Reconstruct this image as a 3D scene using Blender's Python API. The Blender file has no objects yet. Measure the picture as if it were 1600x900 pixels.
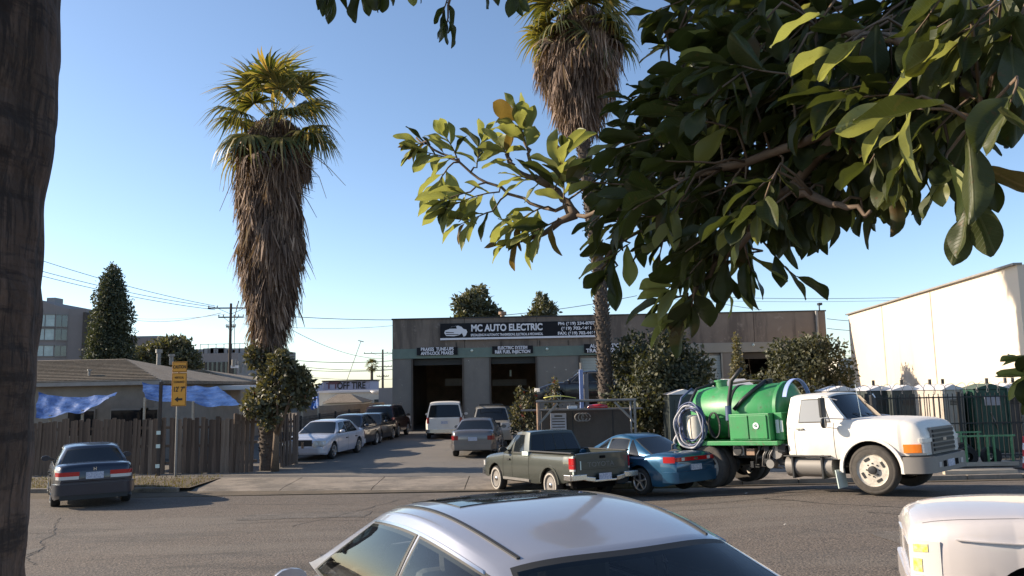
import bpy, bmesh, math, random
import numpy as np
from mathutils import Vector, Matrix
R = math.radians
S = bpy.context.scene
COL = S.collection
rng = random.Random(7)
nrg = np.random.default_rng(7)

# ------------------------------------------------------------------ camera, world, sun
F, CX, CY, CAMZ = 1250.0, 800.0, 450.0, 2.75
PITCH, ROLL = math.atan(152 / F), math.atan(0.02)
cf = Vector((0, math.cos(PITCH), math.sin(PITCH)))
_u = Vector((0, -math.sin(PITCH), math.cos(PITCH))); _r = Vector((1, 0, 0))
cr = _r * math.cos(ROLL) - _u * math.sin(ROLL)
cu = _u * math.cos(ROLL) + _r * math.sin(ROLL)
cam = bpy.data.cameras.new('camera'); camo = bpy.data.objects.new('camera', cam); COL.objects.link(camo)
cam.sensor_width = 36; cam.lens = 36 * F / 1600; cam.clip_end = 6000; cam.clip_start = 0.05
camo.matrix_world = Matrix(((cr.x, cu.x, -cf.x, 0), (cr.y, cu.y, -cf.y, 0), (cr.z, cu.z, -cf.z, CAMZ), (0, 0, 0, 1)))
S.camera = camo

SUN_EL = R(24); SUN_DIR = Vector((-math.cos(SUN_EL) * math.cos(R(9)), math.cos(SUN_EL) * math.sin(R(9)), math.sin(SUN_EL)))  # towards the sun: from the left
w = bpy.data.worlds.new('World'); S.world = w; w.use_nodes = True
nt = w.node_tree; bg = nt.nodes['Background']
sky = nt.nodes.new('ShaderNodeTexSky'); sky.sky_type = 'NISHITA'; sky.sun_disc = False
sky.sun_elevation = SUN_EL; sky.sun_rotation = math.atan2(SUN_DIR.x, SUN_DIR.y)
sky.altitude = 800; sky.air_density = 0.9; sky.dust_density = 0.9; sky.ozone_density = 1.8
nt.links.new(sky.outputs[0], bg.inputs[0]); bg.inputs[1].default_value = 0.128
sl = bpy.data.lights.new('sun', 'SUN'); sl.energy = 5.0; sl.angle = R(0.5); sl.color = (1, 0.86, 0.68)
so = bpy.data.objects.new('sun', sl); COL.objects.link(so)
so.rotation_euler = SUN_DIR.to_track_quat('Z', 'Y').to_euler()
S.view_settings.view_transform = 'Standard'; S.view_settings.look = 'None'
S.view_settings.exposure = 0.8; S.view_settings.gamma = 1
S.cycles.max_bounces = 6; S.cycles.transparent_max_bounces = 6

def P(px, py, Y):
    """the world point at depth Y seen at photo pixel px,py"""
    d = cr * (px - CX) - cu * (py - CY) + cf * F
    return Vector((0, 0, CAMZ)) + d * (Y / d.y)

# ------------------------------------------------------------------ materials
M = {}
def mat(name, col, rough=0.7, metal=0.0, var=0.0, scale=4.0, col2=None, bump=0.0, bscale=None, coat=0.0, spec=0.5,
        stretch=(1, 1, 1), emit=0, trans=0.0, tint=None, detail=6, sharp=(0.35, 0.65)):
    m = bpy.data.materials.new(name); m.use_nodes = True; M[name] = m
    n = m.node_tree.nodes; l = m.node_tree.links; b = n['Principled BSDF']
    c = (*col, 1); b.inputs['Base Color'].default_value = c
    b.inputs['Roughness'].default_value = rough; b.inputs['Metallic'].default_value = metal
    b.inputs['Specular IOR Level'].default_value = spec
    b.inputs['Coat Weight'].default_value = coat; b.inputs['Coat Roughness'].default_value = 0.06
    tc = n.new('ShaderNodeTexCoord'); mp = n.new('ShaderNodeMapping'); mp.inputs['Scale'].default_value = stretch
    l.new(tc.outputs['Object'], mp.inputs[0])
    last = None
    if tint:
        a = n.new('ShaderNodeAttribute'); a.attribute_name = 'tint'
        r = n.new('ShaderNodeValToRGB'); e = r.color_ramp.elements
        e[0].color = (*tint[0], 1); e[1].color = (*tint[-1], 1)
        for i, t in enumerate(tint[1:-1]):
            x = e.new((i + 1) / (len(tint) - 1)); x.color = (*t, 1)
        l.new(a.outputs['Fac'], r.inputs[0]); last = r.outputs[0]
    if var or col2:
        no = n.new('ShaderNodeTexNoise'); no.inputs['Scale'].default_value = scale; no.inputs['Detail'].default_value = detail
        no.inputs['Roughness'].default_value = 0.65
        l.new(mp.outputs[0], no.inputs[0])
        rp = n.new('ShaderNodeValToRGB'); rp.color_ramp.elements[0].position = sharp[0]; rp.color_ramp.elements[1].position = sharp[1]
        l.new(no.outputs['Fac'], rp.inputs[0])
        mx = n.new('ShaderNodeMix'); mx.data_type = 'RGBA'
        if last is None:
            rp.color_ramp.elements[0].color = (0, 0, 0, 1)
            c2 = col2 or tuple(x * (1 - var) for x in col)
            mx.inputs[6].default_value = (*c2, 1); mx.inputs[7].default_value = c
            l.new(rp.outputs[0], mx.inputs[0])
        else:
            mx.blend_type = 'MULTIPLY'; mx.inputs[0].default_value = var
            l.new(last, mx.inputs[6]); l.new(rp.outputs[0], mx.inputs[7])
        last = mx.outputs[2]
    if last is not None: l.new(last, b.inputs['Base Color'])
    if bump:
        nb = n.new('ShaderNodeTexNoise'); nb.inputs['Scale'].default_value = bscale or scale * 4; nb.inputs['Detail'].default_value = 5
        l.new(mp.outputs[0], nb.inputs[0])
        bp = n.new('ShaderNodeBump'); bp.inputs['Strength'].default_value = bump; bp.inputs['Distance'].default_value = 0.03
        l.new(nb.outputs['Fac'], bp.inputs['Height']); l.new(bp.outputs[0], b.inputs['Normal'])
    if trans:
        out = n['Material Output']; t = n.new('ShaderNodeBsdfTranslucent'); ms = n.new('ShaderNodeMixShader')
        ms.inputs[0].default_value = trans
        if last is not None:
            g = n.new('ShaderNodeMix'); g.data_type = 'RGBA'; g.blend_type = 'MULTIPLY'; g.inputs[0].default_value = 1
            l.new(last, g.inputs[6]); g.inputs[7].default_value = (2.2, 2.0, 0.7, 1); l.new(g.outputs[2], t.inputs[0])
        else: t.inputs[0].default_value = c
        l.new(b.outputs[0], ms.inputs[1]); l.new(t.outputs[0], ms.inputs[2]); l.new(ms.outputs[0], out.inputs[0])
    if emit: b.inputs['Emission Color'].default_value = c; b.inputs['Emission Strength'].default_value = emit
    return m

def layered(name, base, layers, rough=0.9, bump=None):
    """base colour, then (noise scale, lo, hi, colour, factor[, stretch]) patches laid over it"""
    m = bpy.data.materials.new(name); m.use_nodes = True; M[name] = m
    n = m.node_tree.nodes; l = m.node_tree.links; b = n['Principled BSDF']; b.inputs['Roughness'].default_value = rough
    tc = n.new('ShaderNodeTexCoord'); cur = None
    for L in layers:
        mp = n.new('ShaderNodeMapping'); mp.inputs['Scale'].default_value = L[5] if len(L) > 5 else (1, 1, 1)
        mp.inputs['Location'].default_value = (len(n) * 1.7, 3.1, len(n) * .6)
        l.new(tc.outputs['Object'], mp.inputs[0])
        no = n.new('ShaderNodeTexNoise'); no.inputs['Scale'].default_value = L[0]; no.inputs['Detail'].default_value = 7; no.inputs['Roughness'].default_value = .7
        l.new(mp.outputs[0], no.inputs[0])
        mr = n.new('ShaderNodeMapRange'); mr.inputs[1].default_value = L[1]; mr.inputs[2].default_value = L[2]; mr.inputs[4].default_value = L[4]
        l.new(no.outputs['Fac'], mr.inputs[0])
        mx = n.new('ShaderNodeMix'); mx.data_type = 'RGBA'; mx.inputs[7].default_value = (*L[3], 1)
        if cur is None: mx.inputs[6].default_value = (*base, 1)
        else: l.new(cur, mx.inputs[6])
        l.new(mr.outputs[0], mx.inputs[0]); cur = mx.outputs[2]
    l.new(cur, b.inputs['Base Color'])
    if bump:
        nb = n.new('ShaderNodeTexNoise'); nb.inputs['Scale'].default_value = bump[0]; nb.inputs['Detail'].default_value = 3
        l.new(tc.outputs['Object'], nb.inputs[0])
        bp = n.new('ShaderNodeBump'); bp.inputs['Strength'].default_value = bump[1]; bp.inputs['Distance'].default_value = .02
        l.new(nb.outputs['Fac'], bp.inputs['Height']); l.new(bp.outputs[0], b.inputs['Normal'])
    return m

layered('asphalt', (.095, .073, .056), [(.35, .45, .62, (.07, .06, .052), .8), (34, .5, .6, (.26, .205, .16), .7), (22, .52, .6, (.028, .024, .02), .8), (9, .55, .66, (.055, .046, .038), .5),
        (.7, .56, .66, (.05, .042, .034), .75, (.25, 1.2, 1)), (2.6, .6, .68, (.03, .026, .022), .6), (.18, .5, .6, (.15, .125, .1), .5, (1, 3, 1)), (90, .57, .65, (.34, .28, .22), .7)], .95, (30, 1.0))
layered('lot', (.15, .128, .106), [(.3, .42, .62, (.11, .1, .09), .8), (1.3, .6, .7, (.05, .045, .04), .7), (50, .45, .7, (.25, .23, .2), .4)], .95, (60, .4))
layered('apron', (.25, .205, .16), [(.8, .42, .6, (.12, .1, .08), .95), (2.2, .55, .66, (.05, .043, .036), .7, (.5, 1.5, 1)), (9, .6, .68, (.06, .05, .045), .6), (60, .5, .7, (.4, .36, .3), .5)], .95, (50, .4))
layered('dirt', (.12, .09, .06), [(1.2, .4, .6, (.06, .047, .033), .8), (30, .5, .7, (.2, .15, .09), .6)], 1, (30, .8))
layered('facade', (.19, .155, .128), [(.35, .4, .65, (.14, .115, .097), .7), (1.0, .5, .62, (.095, .078, .067), .8, (1, 1, .14)), (2.2, .6, .64, (.25, .21, .18), .6), (3.5, .64, .7, (.27, .23, .2), .5)], .95, (30, .25))
layered('facade_low', (.19, .175, .155), [(.5, .4, .65, (.14, .13, .12), .7), (2.2, .64, .68, (.5, .48, .44), .6), (1.4, .56, .7, (.14, .13, .12), .5, (1, 1, .25))], .95, (30, .25))
layered('teal_band', (.15, .2, .172), [(.8, .45, .65, (.12, .155, .135), .7), (2.5, .6, .7, (.27, .3, .26), .6, (1, 1, .3))], .9)
layered('grey_band', (.24, .23, .2), [(.8, .45, .65, (.26, .255, .23), .7), (2.5, .6, .7, (.2, .18, .16), .5, (1, 1, .3))], .9)
layered('white_wall', (.66, .55, .43), [(.15, .4, .65, (.66, .56, .44), .7), (1, .58, .7, (.5, .4, .3), .4, (1, 1, .12)), (.5, .6, .66, (.8, .72, .62), .5)], .9, (20, .15))
layered('fence_wood', (.15, .102, .072), [(2.5, .4, .65, (.075, .05, .036), .85, (3, 3, .25)), (9, .55, .7, (.23, .17, .125), .6, (3, 3, .2))], .95, (25, .5))
layered('fence_pale', (.21, .155, .115), [(2.5, .4, .65, (.12, .085, .062), .85, (3, 3, .25)), (9, .55, .7, (.28, .22, .17), .6, (3, 3, .2))], .95, (25, .5))
layered('fence_dark', (.085, .058, .042), [(2.5, .4, .65, (.045, .03, .022), .85, (3, 3, .25))], .95, (25, .5))
layered('shingle', (.17, .135, .1), [(1.2, .4, .65, (.11, .085, .06), .85), (12, .48, .62, (.26, .21, .16), .7), (4, .58, .66, (.07, .055, .04), .7)], 1, (25, .5))
layered('bark', (.09, .055, .038), [(2.2, .4, .62, (.045, .028, .02), .9, (1, 1, .9)), (16, .5, .68, (.16, .10, .07), .7, (1.6, 1.6, .14)), (30, .5, .6, (.02, .013, .01), .85, (1.2, 1.2, .1)), (5, .52, .62, (.022, .014, .011), .85, (.5, .5, 3.2))], .95, (16, 1.0))
layered('palmtrunk', (.085, .064, .05), [(7, .4, .62, (.055, .042, .033), .9, (.5, .5, 2.5)), (20, .5, .7, (.15, .12, .095), .6)], .95, (20, .9))
layered('block_wall', (.25, .22, .18), [(1, .4, .65, (.18, .155, .13), .8)], .95, (20, .3))
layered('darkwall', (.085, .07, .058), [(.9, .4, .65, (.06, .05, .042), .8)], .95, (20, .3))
layered('hospital', (.26, .225, .21), [(.2, .4, .65, (.22, .195, .185), .8)], .9)
layered('greytower', (.24, .24, .245), [(.2, .4, .65, (.2, .2, .2), .8)], .9)
mat('house_wall', (.27, .235, .195), var=.25, scale=1.5)
mat('trim', (.3, .27, .24), var=.2)
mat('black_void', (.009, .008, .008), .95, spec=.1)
mat('dark_metal', (.03, .03, .03), .5, .3)
mat('iron', (.025, .024, .023), .6, .2)
mat('galv', (.25, .235, .22), .5, .6, var=.2)
mat('rustpipe', (.38, .25, .17), .7, .2, var=.45, scale=5)
mat('rubber', (.022, .021, .02), .85, var=.3, scale=12)
mat('tyre_dusty', (.075, .065, .055), .9, var=.35, scale=8)
mat('steelwheel', (.62, .56, .47), .5, .2, var=.35, scale=14)
mat('chrome', (.62, .6, .58), .22, 1)
mat('alloy', (.5, .5, .5), .35, .8)
mat('glass', (.012, .015, .018), .05, spec=.5)
mat('seat_grey', (.2, .185, .17), .8, var=.2)
mat('seat_dark', (.05, .047, .045), .8, var=.2)
def clear_glass():
    m = bpy.data.materials.new('clear_glass'); m.use_nodes = True; M['clear_glass'] = m; n = m.node_tree.nodes; l = m.node_tree.links; n.remove(n['Principled BSDF'])
    t = n.new('ShaderNodeBsdfTransparent'); t.inputs[0].default_value = (.5, .54, .53, 1); g = n.new('ShaderNodeBsdfGlossy'); g.inputs['Roughness'].default_value = .02; f = n.new('ShaderNodeFresnel'); f.inputs[0].default_value = 1.5
    x = n.new('ShaderNodeMixShader'); l.new(f.outputs[0], x.inputs[0]); l.new(t.outputs[0], x.inputs[1]); l.new(g.outputs[0], x.inputs[2]); l.new(x.outputs[0], n['Material Output'].inputs[0])
clear_glass()
mat('glass_lit', (.3, .3, .29), .08, spec=.9)  # cab window glass with its brightness put into a pale base colour
mat('far_glass', (.06, .08, .08), .15, spec=.8, var=.4, scale=.6)
mat('far_glass_pale', (.42, .5, .48), .2, spec=.8, var=.3, scale=1)
def paint(name, c, flake=.15, rough=.32, metal=.35, coat=.8, var=.12):
    return mat(name, c, rough, metal, coat=coat, var=var, scale=2.2, bump=.004, bscale=300)
paint('paint_silver', (.36, .36, .40), rough=.3, metal=.45, var=.04)
paint('paint_pale', (.56, .51, .49), metal=.1, rough=.35, var=.04)
paint('paint_navy', (.017, .022, .038), metal=.3)
paint('paint_green', (.05, .055, .045), metal=.35, rough=.42)
paint('paint_blue', (.02, .095, .18), metal=.45, rough=.28)
layered('paint_white', (.72, .67, .6), [(1.6, .5, .7, (.6, .54, .46), .6), (9, .62, .7, (.4, .34, .27), .45, (1, 1, .4)), (30, .6, .7, (.5, .44, .36), .4)], .38)
paint('paint_benz', (.5, .5, .55), metal=.15)
paint('paint_black', (.012, .012, .015), metal=.2)
paint('paint_maroon', (.035, .01, .01), metal=.3)
paint('paint_grey', (.17, .155, .15), metal=.45)
paint('paint_tan', (.42, .38, .31), metal=.2)
layered('tank_green', (.03, .25, .07), [(1.5, .42, .62, (.05, .19, .075), .8), (5, .52, .64, (.11, .26, .13), .6, (1, 1, .3)), (7, .59, .66, (.10, .08, .045), .7), (2.5, .6, .7, (.02, .12, .04), .6, (1, .4, 2))], .42)
mat('rail_green', (.12, .3, .13), .5, var=.4, scale=6)
mat('redlamp', (.42, .012, .015), .12, coat=1)
mat('redlamp_dim', (.2, .012, .014), .2, coat=.5)
mat('clearlamp', (.6, .58, .55), .12, coat=1)
mat('amberlamp', (.75, .2, .02), .15, coat=1)
mat('yellowlamp', (.7, .6, .05), .2, coat=1, col2=(.55, .5, .4), var=.4, scale=22)
mat('plate', (.62, .62, .66), .5, col2=(.2, .23, .35), var=.5, scale=38)
mat('blacktrim', (.02, .02, .02), .6)
mat('greytrim', (.22, .2, .18), .55, .2)
mat('faint_grey', (.12, .12, .11), .5)
mat('white_rubber', (.42, .38, .33), .7, var=.3, scale=20)
mat('sticker', (.6, .68, .62), .6)
mat('sign_black', (.008, .008, .011), .6, spec=.25)
mat('sign_white', (.7, .7, .74), .6)
mat('sign_orange', (.78, .33, .03), .5, var=.08)
mat('sign_ink', (.02, .015, .01), .6)
mat('sign_pale', (.42, .4, .42), .6, var=.15)
mat('tarp', (.006, .07, .28), .55, var=.45, scale=5, bump=.9, bscale=9)
mat('hose_blue', (.06, .08, .16), .5)
mat('hose_white', (.38, .37, .38), .5)
mat('plastic_white', (.72, .66, .54), .45, var=.1)
mat('roll_door', (.38, .41, .38), .6, var=.12, scale=2)
mat('toilet_green', (.022, .075, .05), .5, var=.25, scale=2)
mat('toilet_teal', (.03, .26, .19), .5, var=.2, scale=2)
mat('toilet_pale', (.55, .47, .38), .5, var=.2, scale=2)
mat('toilet_brown', (.12, .095, .085), .5, var=.2, scale=2)
mat('toilet_dark', (.05, .06, .055), .5, var=.2, scale=2)
mat('roof_white', (.72, .68, .66), .5, var=.1)
mat('shop_wall', (.62, .58, .5), .8, var=.1)
mat('shop_sign', (.42, .4, .5), .8, var=.15)
mat('shop_red', (.35, .08, .07), .7)
mat('shop_faded', (.16, .07, .08), .8)
mat('shop_side', (.5, .5, .62), .8)
mat('yellow', (.6, .55, .12), .6)
mat('red', (.5, .03, .04), .6)
mat('liftblue', (.28, .36, .62), .5)
mat('timber', (.5, .42, .32), .8, var=.3, scale=9, stretch=(.3, 3, 3))
mat('polewood', (.07, .055, .045), .9, var=.3)
mat('wire', (.09, .09, .1), .7)
mat('interior', (.3, .23, .17), .9, var=.4, scale=1)
mat('foliage_bush', (.05, .07, .03), .6, tint=[(.028, .034, .018), (.055, .06, .03), (.16, .15, .09)], trans=.2)
mat('foliage_warm', (.05, .07, .03), .55, tint=[(.03, .03, .018), (.085, .085, .045), (.2, .17, .1)], trans=.2)
mat('foliage_cyp', (.03, .045, .025), .65, tint=[(.022, .03, .018), (.048, .06, .034), (.11, .115, .065)], trans=.15)
mat('foliage_tree', (.05, .06, .03), .6, tint=[(.035, .04, .022), (.085, .088, .05), (.17, .16, .1)], trans=.2)
mat('foliage_conic', (.05, .06, .03), .6, tint=[(.05, .05, .025), (.14, .13, .065), (.27, .22, .13)], trans=.2)
mat('flowers', (.3, .04, .02), .6, tint=[(.25, .03, .02), (.45, .09, .04)], trans=.2)
mat('grass', (.1, .1, .03), .8, tint=[(.06, .048, .028), (.13, .105, .045), (.08, .09, .03)], trans=.3)
mat('skirt', (.2, .13, .08), .85, tint=[(.03, .019, .015), (.11, .07, .05), (.21, .14, .1), (.44, .32, .24)], trans=.1)
mat('frond', (.08, .1, .03), .5, tint=[(.022, .036, .012), (.075, .085, .028), (.22, .19, .075), (.42, .29, .13)], trans=.3)
mat('twig', (.17, .115, .075), .8, var=.3, scale=20)
def leafmat(name, c, vein, trans, rough=.34):
    m = bpy.data.materials.new(name); m.use_nodes = True; M[name] = m
    n = m.node_tree.nodes; l = m.node_tree.links; b = n['Principled BSDF']; b.inputs['Roughness'].default_value = rough; b.inputs['Specular IOR Level'].default_value = .28
    tc = n.new('ShaderNodeTexCoord'); sp = n.new('ShaderNodeSeparateXYZ'); l.new(tc.outputs['Object'], sp.inputs[0])
    ab = n.new('ShaderNodeMath'); ab.operation = 'ABSOLUTE'; l.new(sp.outputs[0], ab.inputs[0])
    mr = n.new('ShaderNodeMapRange'); mr.inputs[1].default_value = .012; mr.inputs[2].default_value = .022; mr.inputs[3].default_value = 1; mr.inputs[4].default_value = 0
    l.new(ab.outputs[0], mr.inputs[0])
    sb = n.new('ShaderNodeMath'); sb.operation = 'MULTIPLY_ADD'; l.new(ab.outputs[0], sb.inputs[0]); sb.inputs[1].default_value = -.8; l.new(sp.outputs[1], sb.inputs[2])
    wv = n.new('ShaderNodeMath'); wv.operation = 'MULTIPLY'; wv.inputs[1].default_value = 85; l.new(sb.outputs[0], wv.inputs[0])
    sn = n.new('ShaderNodeMath'); sn.operation = 'SINE'; l.new(wv.outputs[0], sn.inputs[0])
    vr = n.new('ShaderNodeMapRange'); vr.inputs[1].default_value = .86; vr.inputs[2].default_value = 1; vr.inputs[4].default_value = .3; l.new(sn.outputs[0], vr.inputs[0])
    mxm = n.new('ShaderNodeMath'); mxm.operation = 'MAXIMUM'; l.new(mr.outputs[0], mxm.inputs[0]); l.new(vr.outputs[0], mxm.inputs[1])
    oi = n.new('ShaderNodeObjectInfo'); no = n.new('ShaderNodeTexNoise'); no.inputs['Scale'].default_value = 4; l.new(tc.outputs['Object'], no.inputs[0])
    ad = n.new('ShaderNodeMath'); ad.operation = 'MULTIPLY'; l.new(oi.outputs['Random'], ad.inputs[0]); l.new(no.outputs['Fac'], ad.inputs[1])
    m1 = n.new('ShaderNodeMix'); m1.data_type = 'RGBA'; m1.inputs[6].default_value = (*c, 1); m1.inputs[7].default_value = (*[x * 1.9 + .008 for x in c], 1); l.new(ad.outputs[0], m1.inputs[0])
    m2 = n.new('ShaderNodeMix'); m2.data_type = 'RGBA'; l.new(mxm.outputs[0], m2.inputs[0]); l.new(m1.outputs[2], m2.inputs[6]); m2.inputs[7].default_value = (*vein, 1)
    n3 = n.new('ShaderNodeTexNoise'); n3.inputs['Scale'].default_value = 7; n3.inputs['Detail'].default_value = 5
    va = n.new('ShaderNodeVectorMath'); l.new(tc.outputs['Object'], va.inputs[0]); cx_ = n.new('ShaderNodeCombineXYZ'); ml = n.new('ShaderNodeMath'); ml.operation = 'MULTIPLY'; ml.inputs[1].default_value = 40; l.new(oi.outputs['Random'], ml.inputs[0]); l.new(ml.outputs[0], cx_.inputs[2]); l.new(cx_.outputs[0], va.inputs[1]); l.new(va.outputs[0], n3.inputs['Vector'])
    sp3 = n.new('ShaderNodeMapRange'); sp3.inputs[1].default_value = .63; sp3.inputs[2].default_value = .68; sp3.inputs[4].default_value = .85; l.new(n3.outputs['Fac'], sp3.inputs[0])
    m3 = n.new('ShaderNodeMix'); m3.data_type = 'RGBA'; l.new(sp3.outputs[0], m3.inputs[0]); l.new(m2.outputs[2], m3.inputs[6]); m3.inputs[7].default_value = (.09, .055, .02, 1); m2 = m3
    l.new(m2.outputs[2], b.inputs['Base Color'])
    bp = n.new('ShaderNodeBump'); bp.inputs['Strength'].default_value = .35; bp.inputs['Distance'].default_value = .004; l.new(mxm.outputs[0], bp.inputs['Height']); l.new(bp.outputs[0], b.inputs['Normal'])
    t = n.new('ShaderNodeBsdfTranslucent'); t.inputs[0].default_value = (c[0] * 3.6, c[1] * 3.6, c[2] * 2.2, 1)
    ms = n.new('ShaderNodeMixShader'); ms.inputs[0].default_value = trans; out = n['Material Output']
    l.new(b.outputs[0], ms.inputs[1]); l.new(t.outputs[0], ms.inputs[2]); l.new(ms.outputs[0], out.inputs[0])
    return m
leafmat('leaf_green', (.032, .039, .011), (.085, .09, .035), .22, .45)
leafmat('leaf_sunlit', (.15, .155, .055), (.3, .3, .13), .3, .45)  # paler copy of the green leaf, sunlight put into its colour
leafmat('leaf_brown', (.1, .065, .02), (.25, .16, .07), .25)

# ------------------------------------------------------------------ mesh helpers
def link(name, me, parent=None):
    o = bpy.data.objects.new(name, me); COL.objects.link(o)
    if parent: o.parent = parent
    return o
def tag(o, label=None, cat=None, group=None, kind=None):
    if label: o['label'] = label
    if cat: o['category'] = cat
    if group: o['group'] = group
    if kind: o['kind'] = kind
    return o
def thing(name, label, cat, loc=(0, 0, 0), rz=0, group=None, rx=0):
    o = bpy.data.objects.new(name, None); COL.objects.link(o); o.empty_display_size = .3
    o.location = loc; o.rotation_mode = 'XYZ'; o.rotation_euler = (rx, 0, rz)
    return tag(o, label, cat, group)
class MB:
    def __init__(s): s.v = []; s.f = []; s.mi = []; s.cur = 0
    def add(s, vs, fs):
        b = len(s.v); s.v += [tuple(v) for v in vs]; s.f += [tuple(b + i for i in f) for f in fs]; s.mi += [s.cur] * len(fs); return s
    def box(s, c, d, rz=0, rx=0, ry=0):
        x, y, z = d[0] / 2, d[1] / 2, d[2] / 2
        vs = [Vector((i * x, j * y, k * z)) for k in (-1, 1) for j in (-1, 1) for i in (-1, 1)]
        if rz or rx or ry:
            m = Matrix.Rotation(rz, 3, 'Z') @ Matrix.Rotation(ry, 3, 'Y') @ Matrix.Rotation(rx, 3, 'X'); vs = [m @ v for v in vs]
        c = Vector(c); vs = [v + c for v in vs]
        return s.add(vs, [(0, 2, 3, 1), (4, 5, 7, 6), (0, 1, 5, 4), (2, 6, 7, 3), (0, 4, 6, 2), (1, 3, 7, 5)])
    def bar(s, a, b, w, h=None):
        """rectangular bar from a to b"""
        a, b = Vector(a), Vector(b); d = (b - a).normalized(); h = h or w
        u = d.cross(Vector((0, 0, 1)))
        if u.length < .01: u = Vector((1, 0, 0))
        u.normalize(); v = u.cross(d).normalized(); u *= w / 2; v *= h / 2
        vs = [p + q for p in (a, b) for q in (-u - v, u - v, u + v, -u + v)]
        return s.add(vs, [(3, 2, 1, 0), (4, 5, 6, 7), (0, 1, 5, 4), (1, 2, 6, 5), (2, 3, 7, 6), (3, 0, 4, 7)])
    def tube(s, pts, r, n=8, caps=True, r1=None):
        pts = [Vector(p) for p in pts]; k = len(pts); rings = []
        up = Vector((0, 0, 1)); prev = None
        for i, p in enumerate(pts):
            d = (pts[min(i + 1, k - 1)] - pts[max(i - 1, 0)]).normalized()
            if prev is None:
                u = d.cross(up) if abs(d.z) < .95 else d.cross(Vector((0, 1, 0)))
            else: u = prev - d * prev.dot(d)
            u.normalize(); prev = u; v = d.cross(u)
            rr = r[i] if isinstance(r, (list, tuple)) else (r + ((r1 - r) * i / (k - 1) if r1 is not None else 0))
            rings.append([p + (u * math.cos(a) + v * math.sin(a)) * rr for a in [2 * math.pi * j / n for j in range(n)]])
        vs = [q for rg in rings for q in rg]
        fs = [(i * n + j, i * n + (j + 1) % n, (i + 1) * n + (j + 1) % n, (i + 1) * n + j) for i in range(k - 1) for j in range(n)]
        if caps: fs += [tuple(range(n - 1, -1, -1)), tuple((k - 1) * n + j for j in range(n))]
        return s.add(vs, fs)
    def cyl(s, a, b, r, r1=None, n=16): return s.tube([a, b], r, n, True, r1)
    def lathe(s, prof, axis='Z', n=24, c=(0, 0, 0), arc=1.0):
        vs = []; c = Vector(c); m = len(prof)
        for j in range(n):
            a = 2 * math.pi * j / n
            for r, h in prof:
                p = (r * math.cos(a), r * math.sin(a), h)
                if axis == 'X': p = (p[2], p[0], p[1])
                if axis == 'Y': p = (p[0], p[2], p[1])
                vs.append(Vector(p) + c)
        fs = [(j * m + i, ((j + 1) % n) * m + i, ((j + 1) % n) * m + i + 1, j * m + i + 1) for j in range(n) for i in range(m - 1)]
        return s.add(vs, fs)
    def prism(s, poly, p0, ax, ay, t):
        """2-D polygon in the plane (ax, ay) at p0, thickened by vector t"""
        p0, ax, ay, t = Vector(p0), Vector(ax), Vector(ay), Vector(t); k = len(poly)
        a = [p0 + ax * x + ay * y for x, y in poly]; vs = a + [q + t for q in a]
        return s.add(vs, [tuple(range(k)), tuple(range(2 * k - 1, k - 1, -1))] + [(i, (i + 1) % k, k + (i + 1) % k, k + i) for i in range(k)])
    def grid(s, fn, us, vs_, mask=None):
        nu, nv = len(us), len(vs_)
        pts = [fn(u, v) for v in vs_ for u in us]
        fs = [(j * nu + i, j * nu + i + 1, (j + 1) * nu + i + 1, (j + 1) * nu + i) for j in range(nv - 1) for i in range(nu - 1) if mask is None or mask(us[i], vs_[j])]
        return s.add(pts, fs)
    def slab(s, fn, us, vs_, off, back=-.02):
        """closed patch: fn(u, v, off) gives the point; outer face at off, rim going back"""
        nu, nv = len(us), len(vs_)
        A = [fn(u, v, off) for v in vs_ for u in us]; B = [fn(u, v, back) for v in vs_ for u in us]; k = nu * nv
        fs = [(j * nu + i, j * nu + i + 1, (j + 1) * nu + i + 1, (j + 1) * nu + i) for j in range(nv - 1) for i in range(nu - 1)]
        rim = [i for i in range(nu)] + [j * nu + nu - 1 for j in range(1, nv)] + [(nv - 1) * nu + i for i in range(nu - 2, -1, -1)] + [j * nu for j in range(nv - 2, 0, -1)]
        fs += [(rim[i], rim[(i + 1) % len(rim)], k + rim[(i + 1) % len(rim)], k + rim[i]) for i in range(len(rim))]
        return s.add(A + B, fs)
    def mesh(s, name, mats, smooth=False, weld=0, sharp=None):
        me = bpy.data.meshes.new(name); me.from_pydata(s.v, [], s.f)
        for m in (mats if isinstance(mats, (list, tuple)) else [mats]): me.materials.append(M[m])
        if len(me.materials) > 1: me.polygons.foreach_set('material_index', s.mi)
        bm = bmesh.new(); bm.from_mesh(me)
        if weld: bmesh.ops.remove_doubles(bm, verts=bm.verts, dist=weld)
        bmesh.ops.recalc_face_normals(bm, faces=bm.faces); bm.to_mesh(me); bm.free()
        if smooth:
            me.polygons.foreach_set('use_smooth', [True] * len(me.polygons))
            if sharp: me.set_sharp_from_angle(angle=R(sharp))
        me.update(); return me
    def build(s, name, mats, parent=None, smooth=False, weld=0, sharp=None, bevel=0):
        o = link(name, s.mesh(name, mats, smooth, weld, sharp), parent)
        if bevel:
            b = o.modifiers.new('bevel', 'BEVEL'); b.width = bevel; b.segments = 2; b.limit_method = 'ANGLE'
        return o
def struct(o): o['kind'] = 'structure'; return o
def linsp(a, b, n): return [a + (b - a) * i / (n - 1) for i in range(n)]
def interp(tab, x):
    if x <= tab[0][0]: return tab[0][1]
    for (a, p), (b, q) in zip(tab, tab[1:]):
        if x <= b: return p + (q - p) * (x - a) / (b - a)
    return tab[-1][1]
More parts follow.
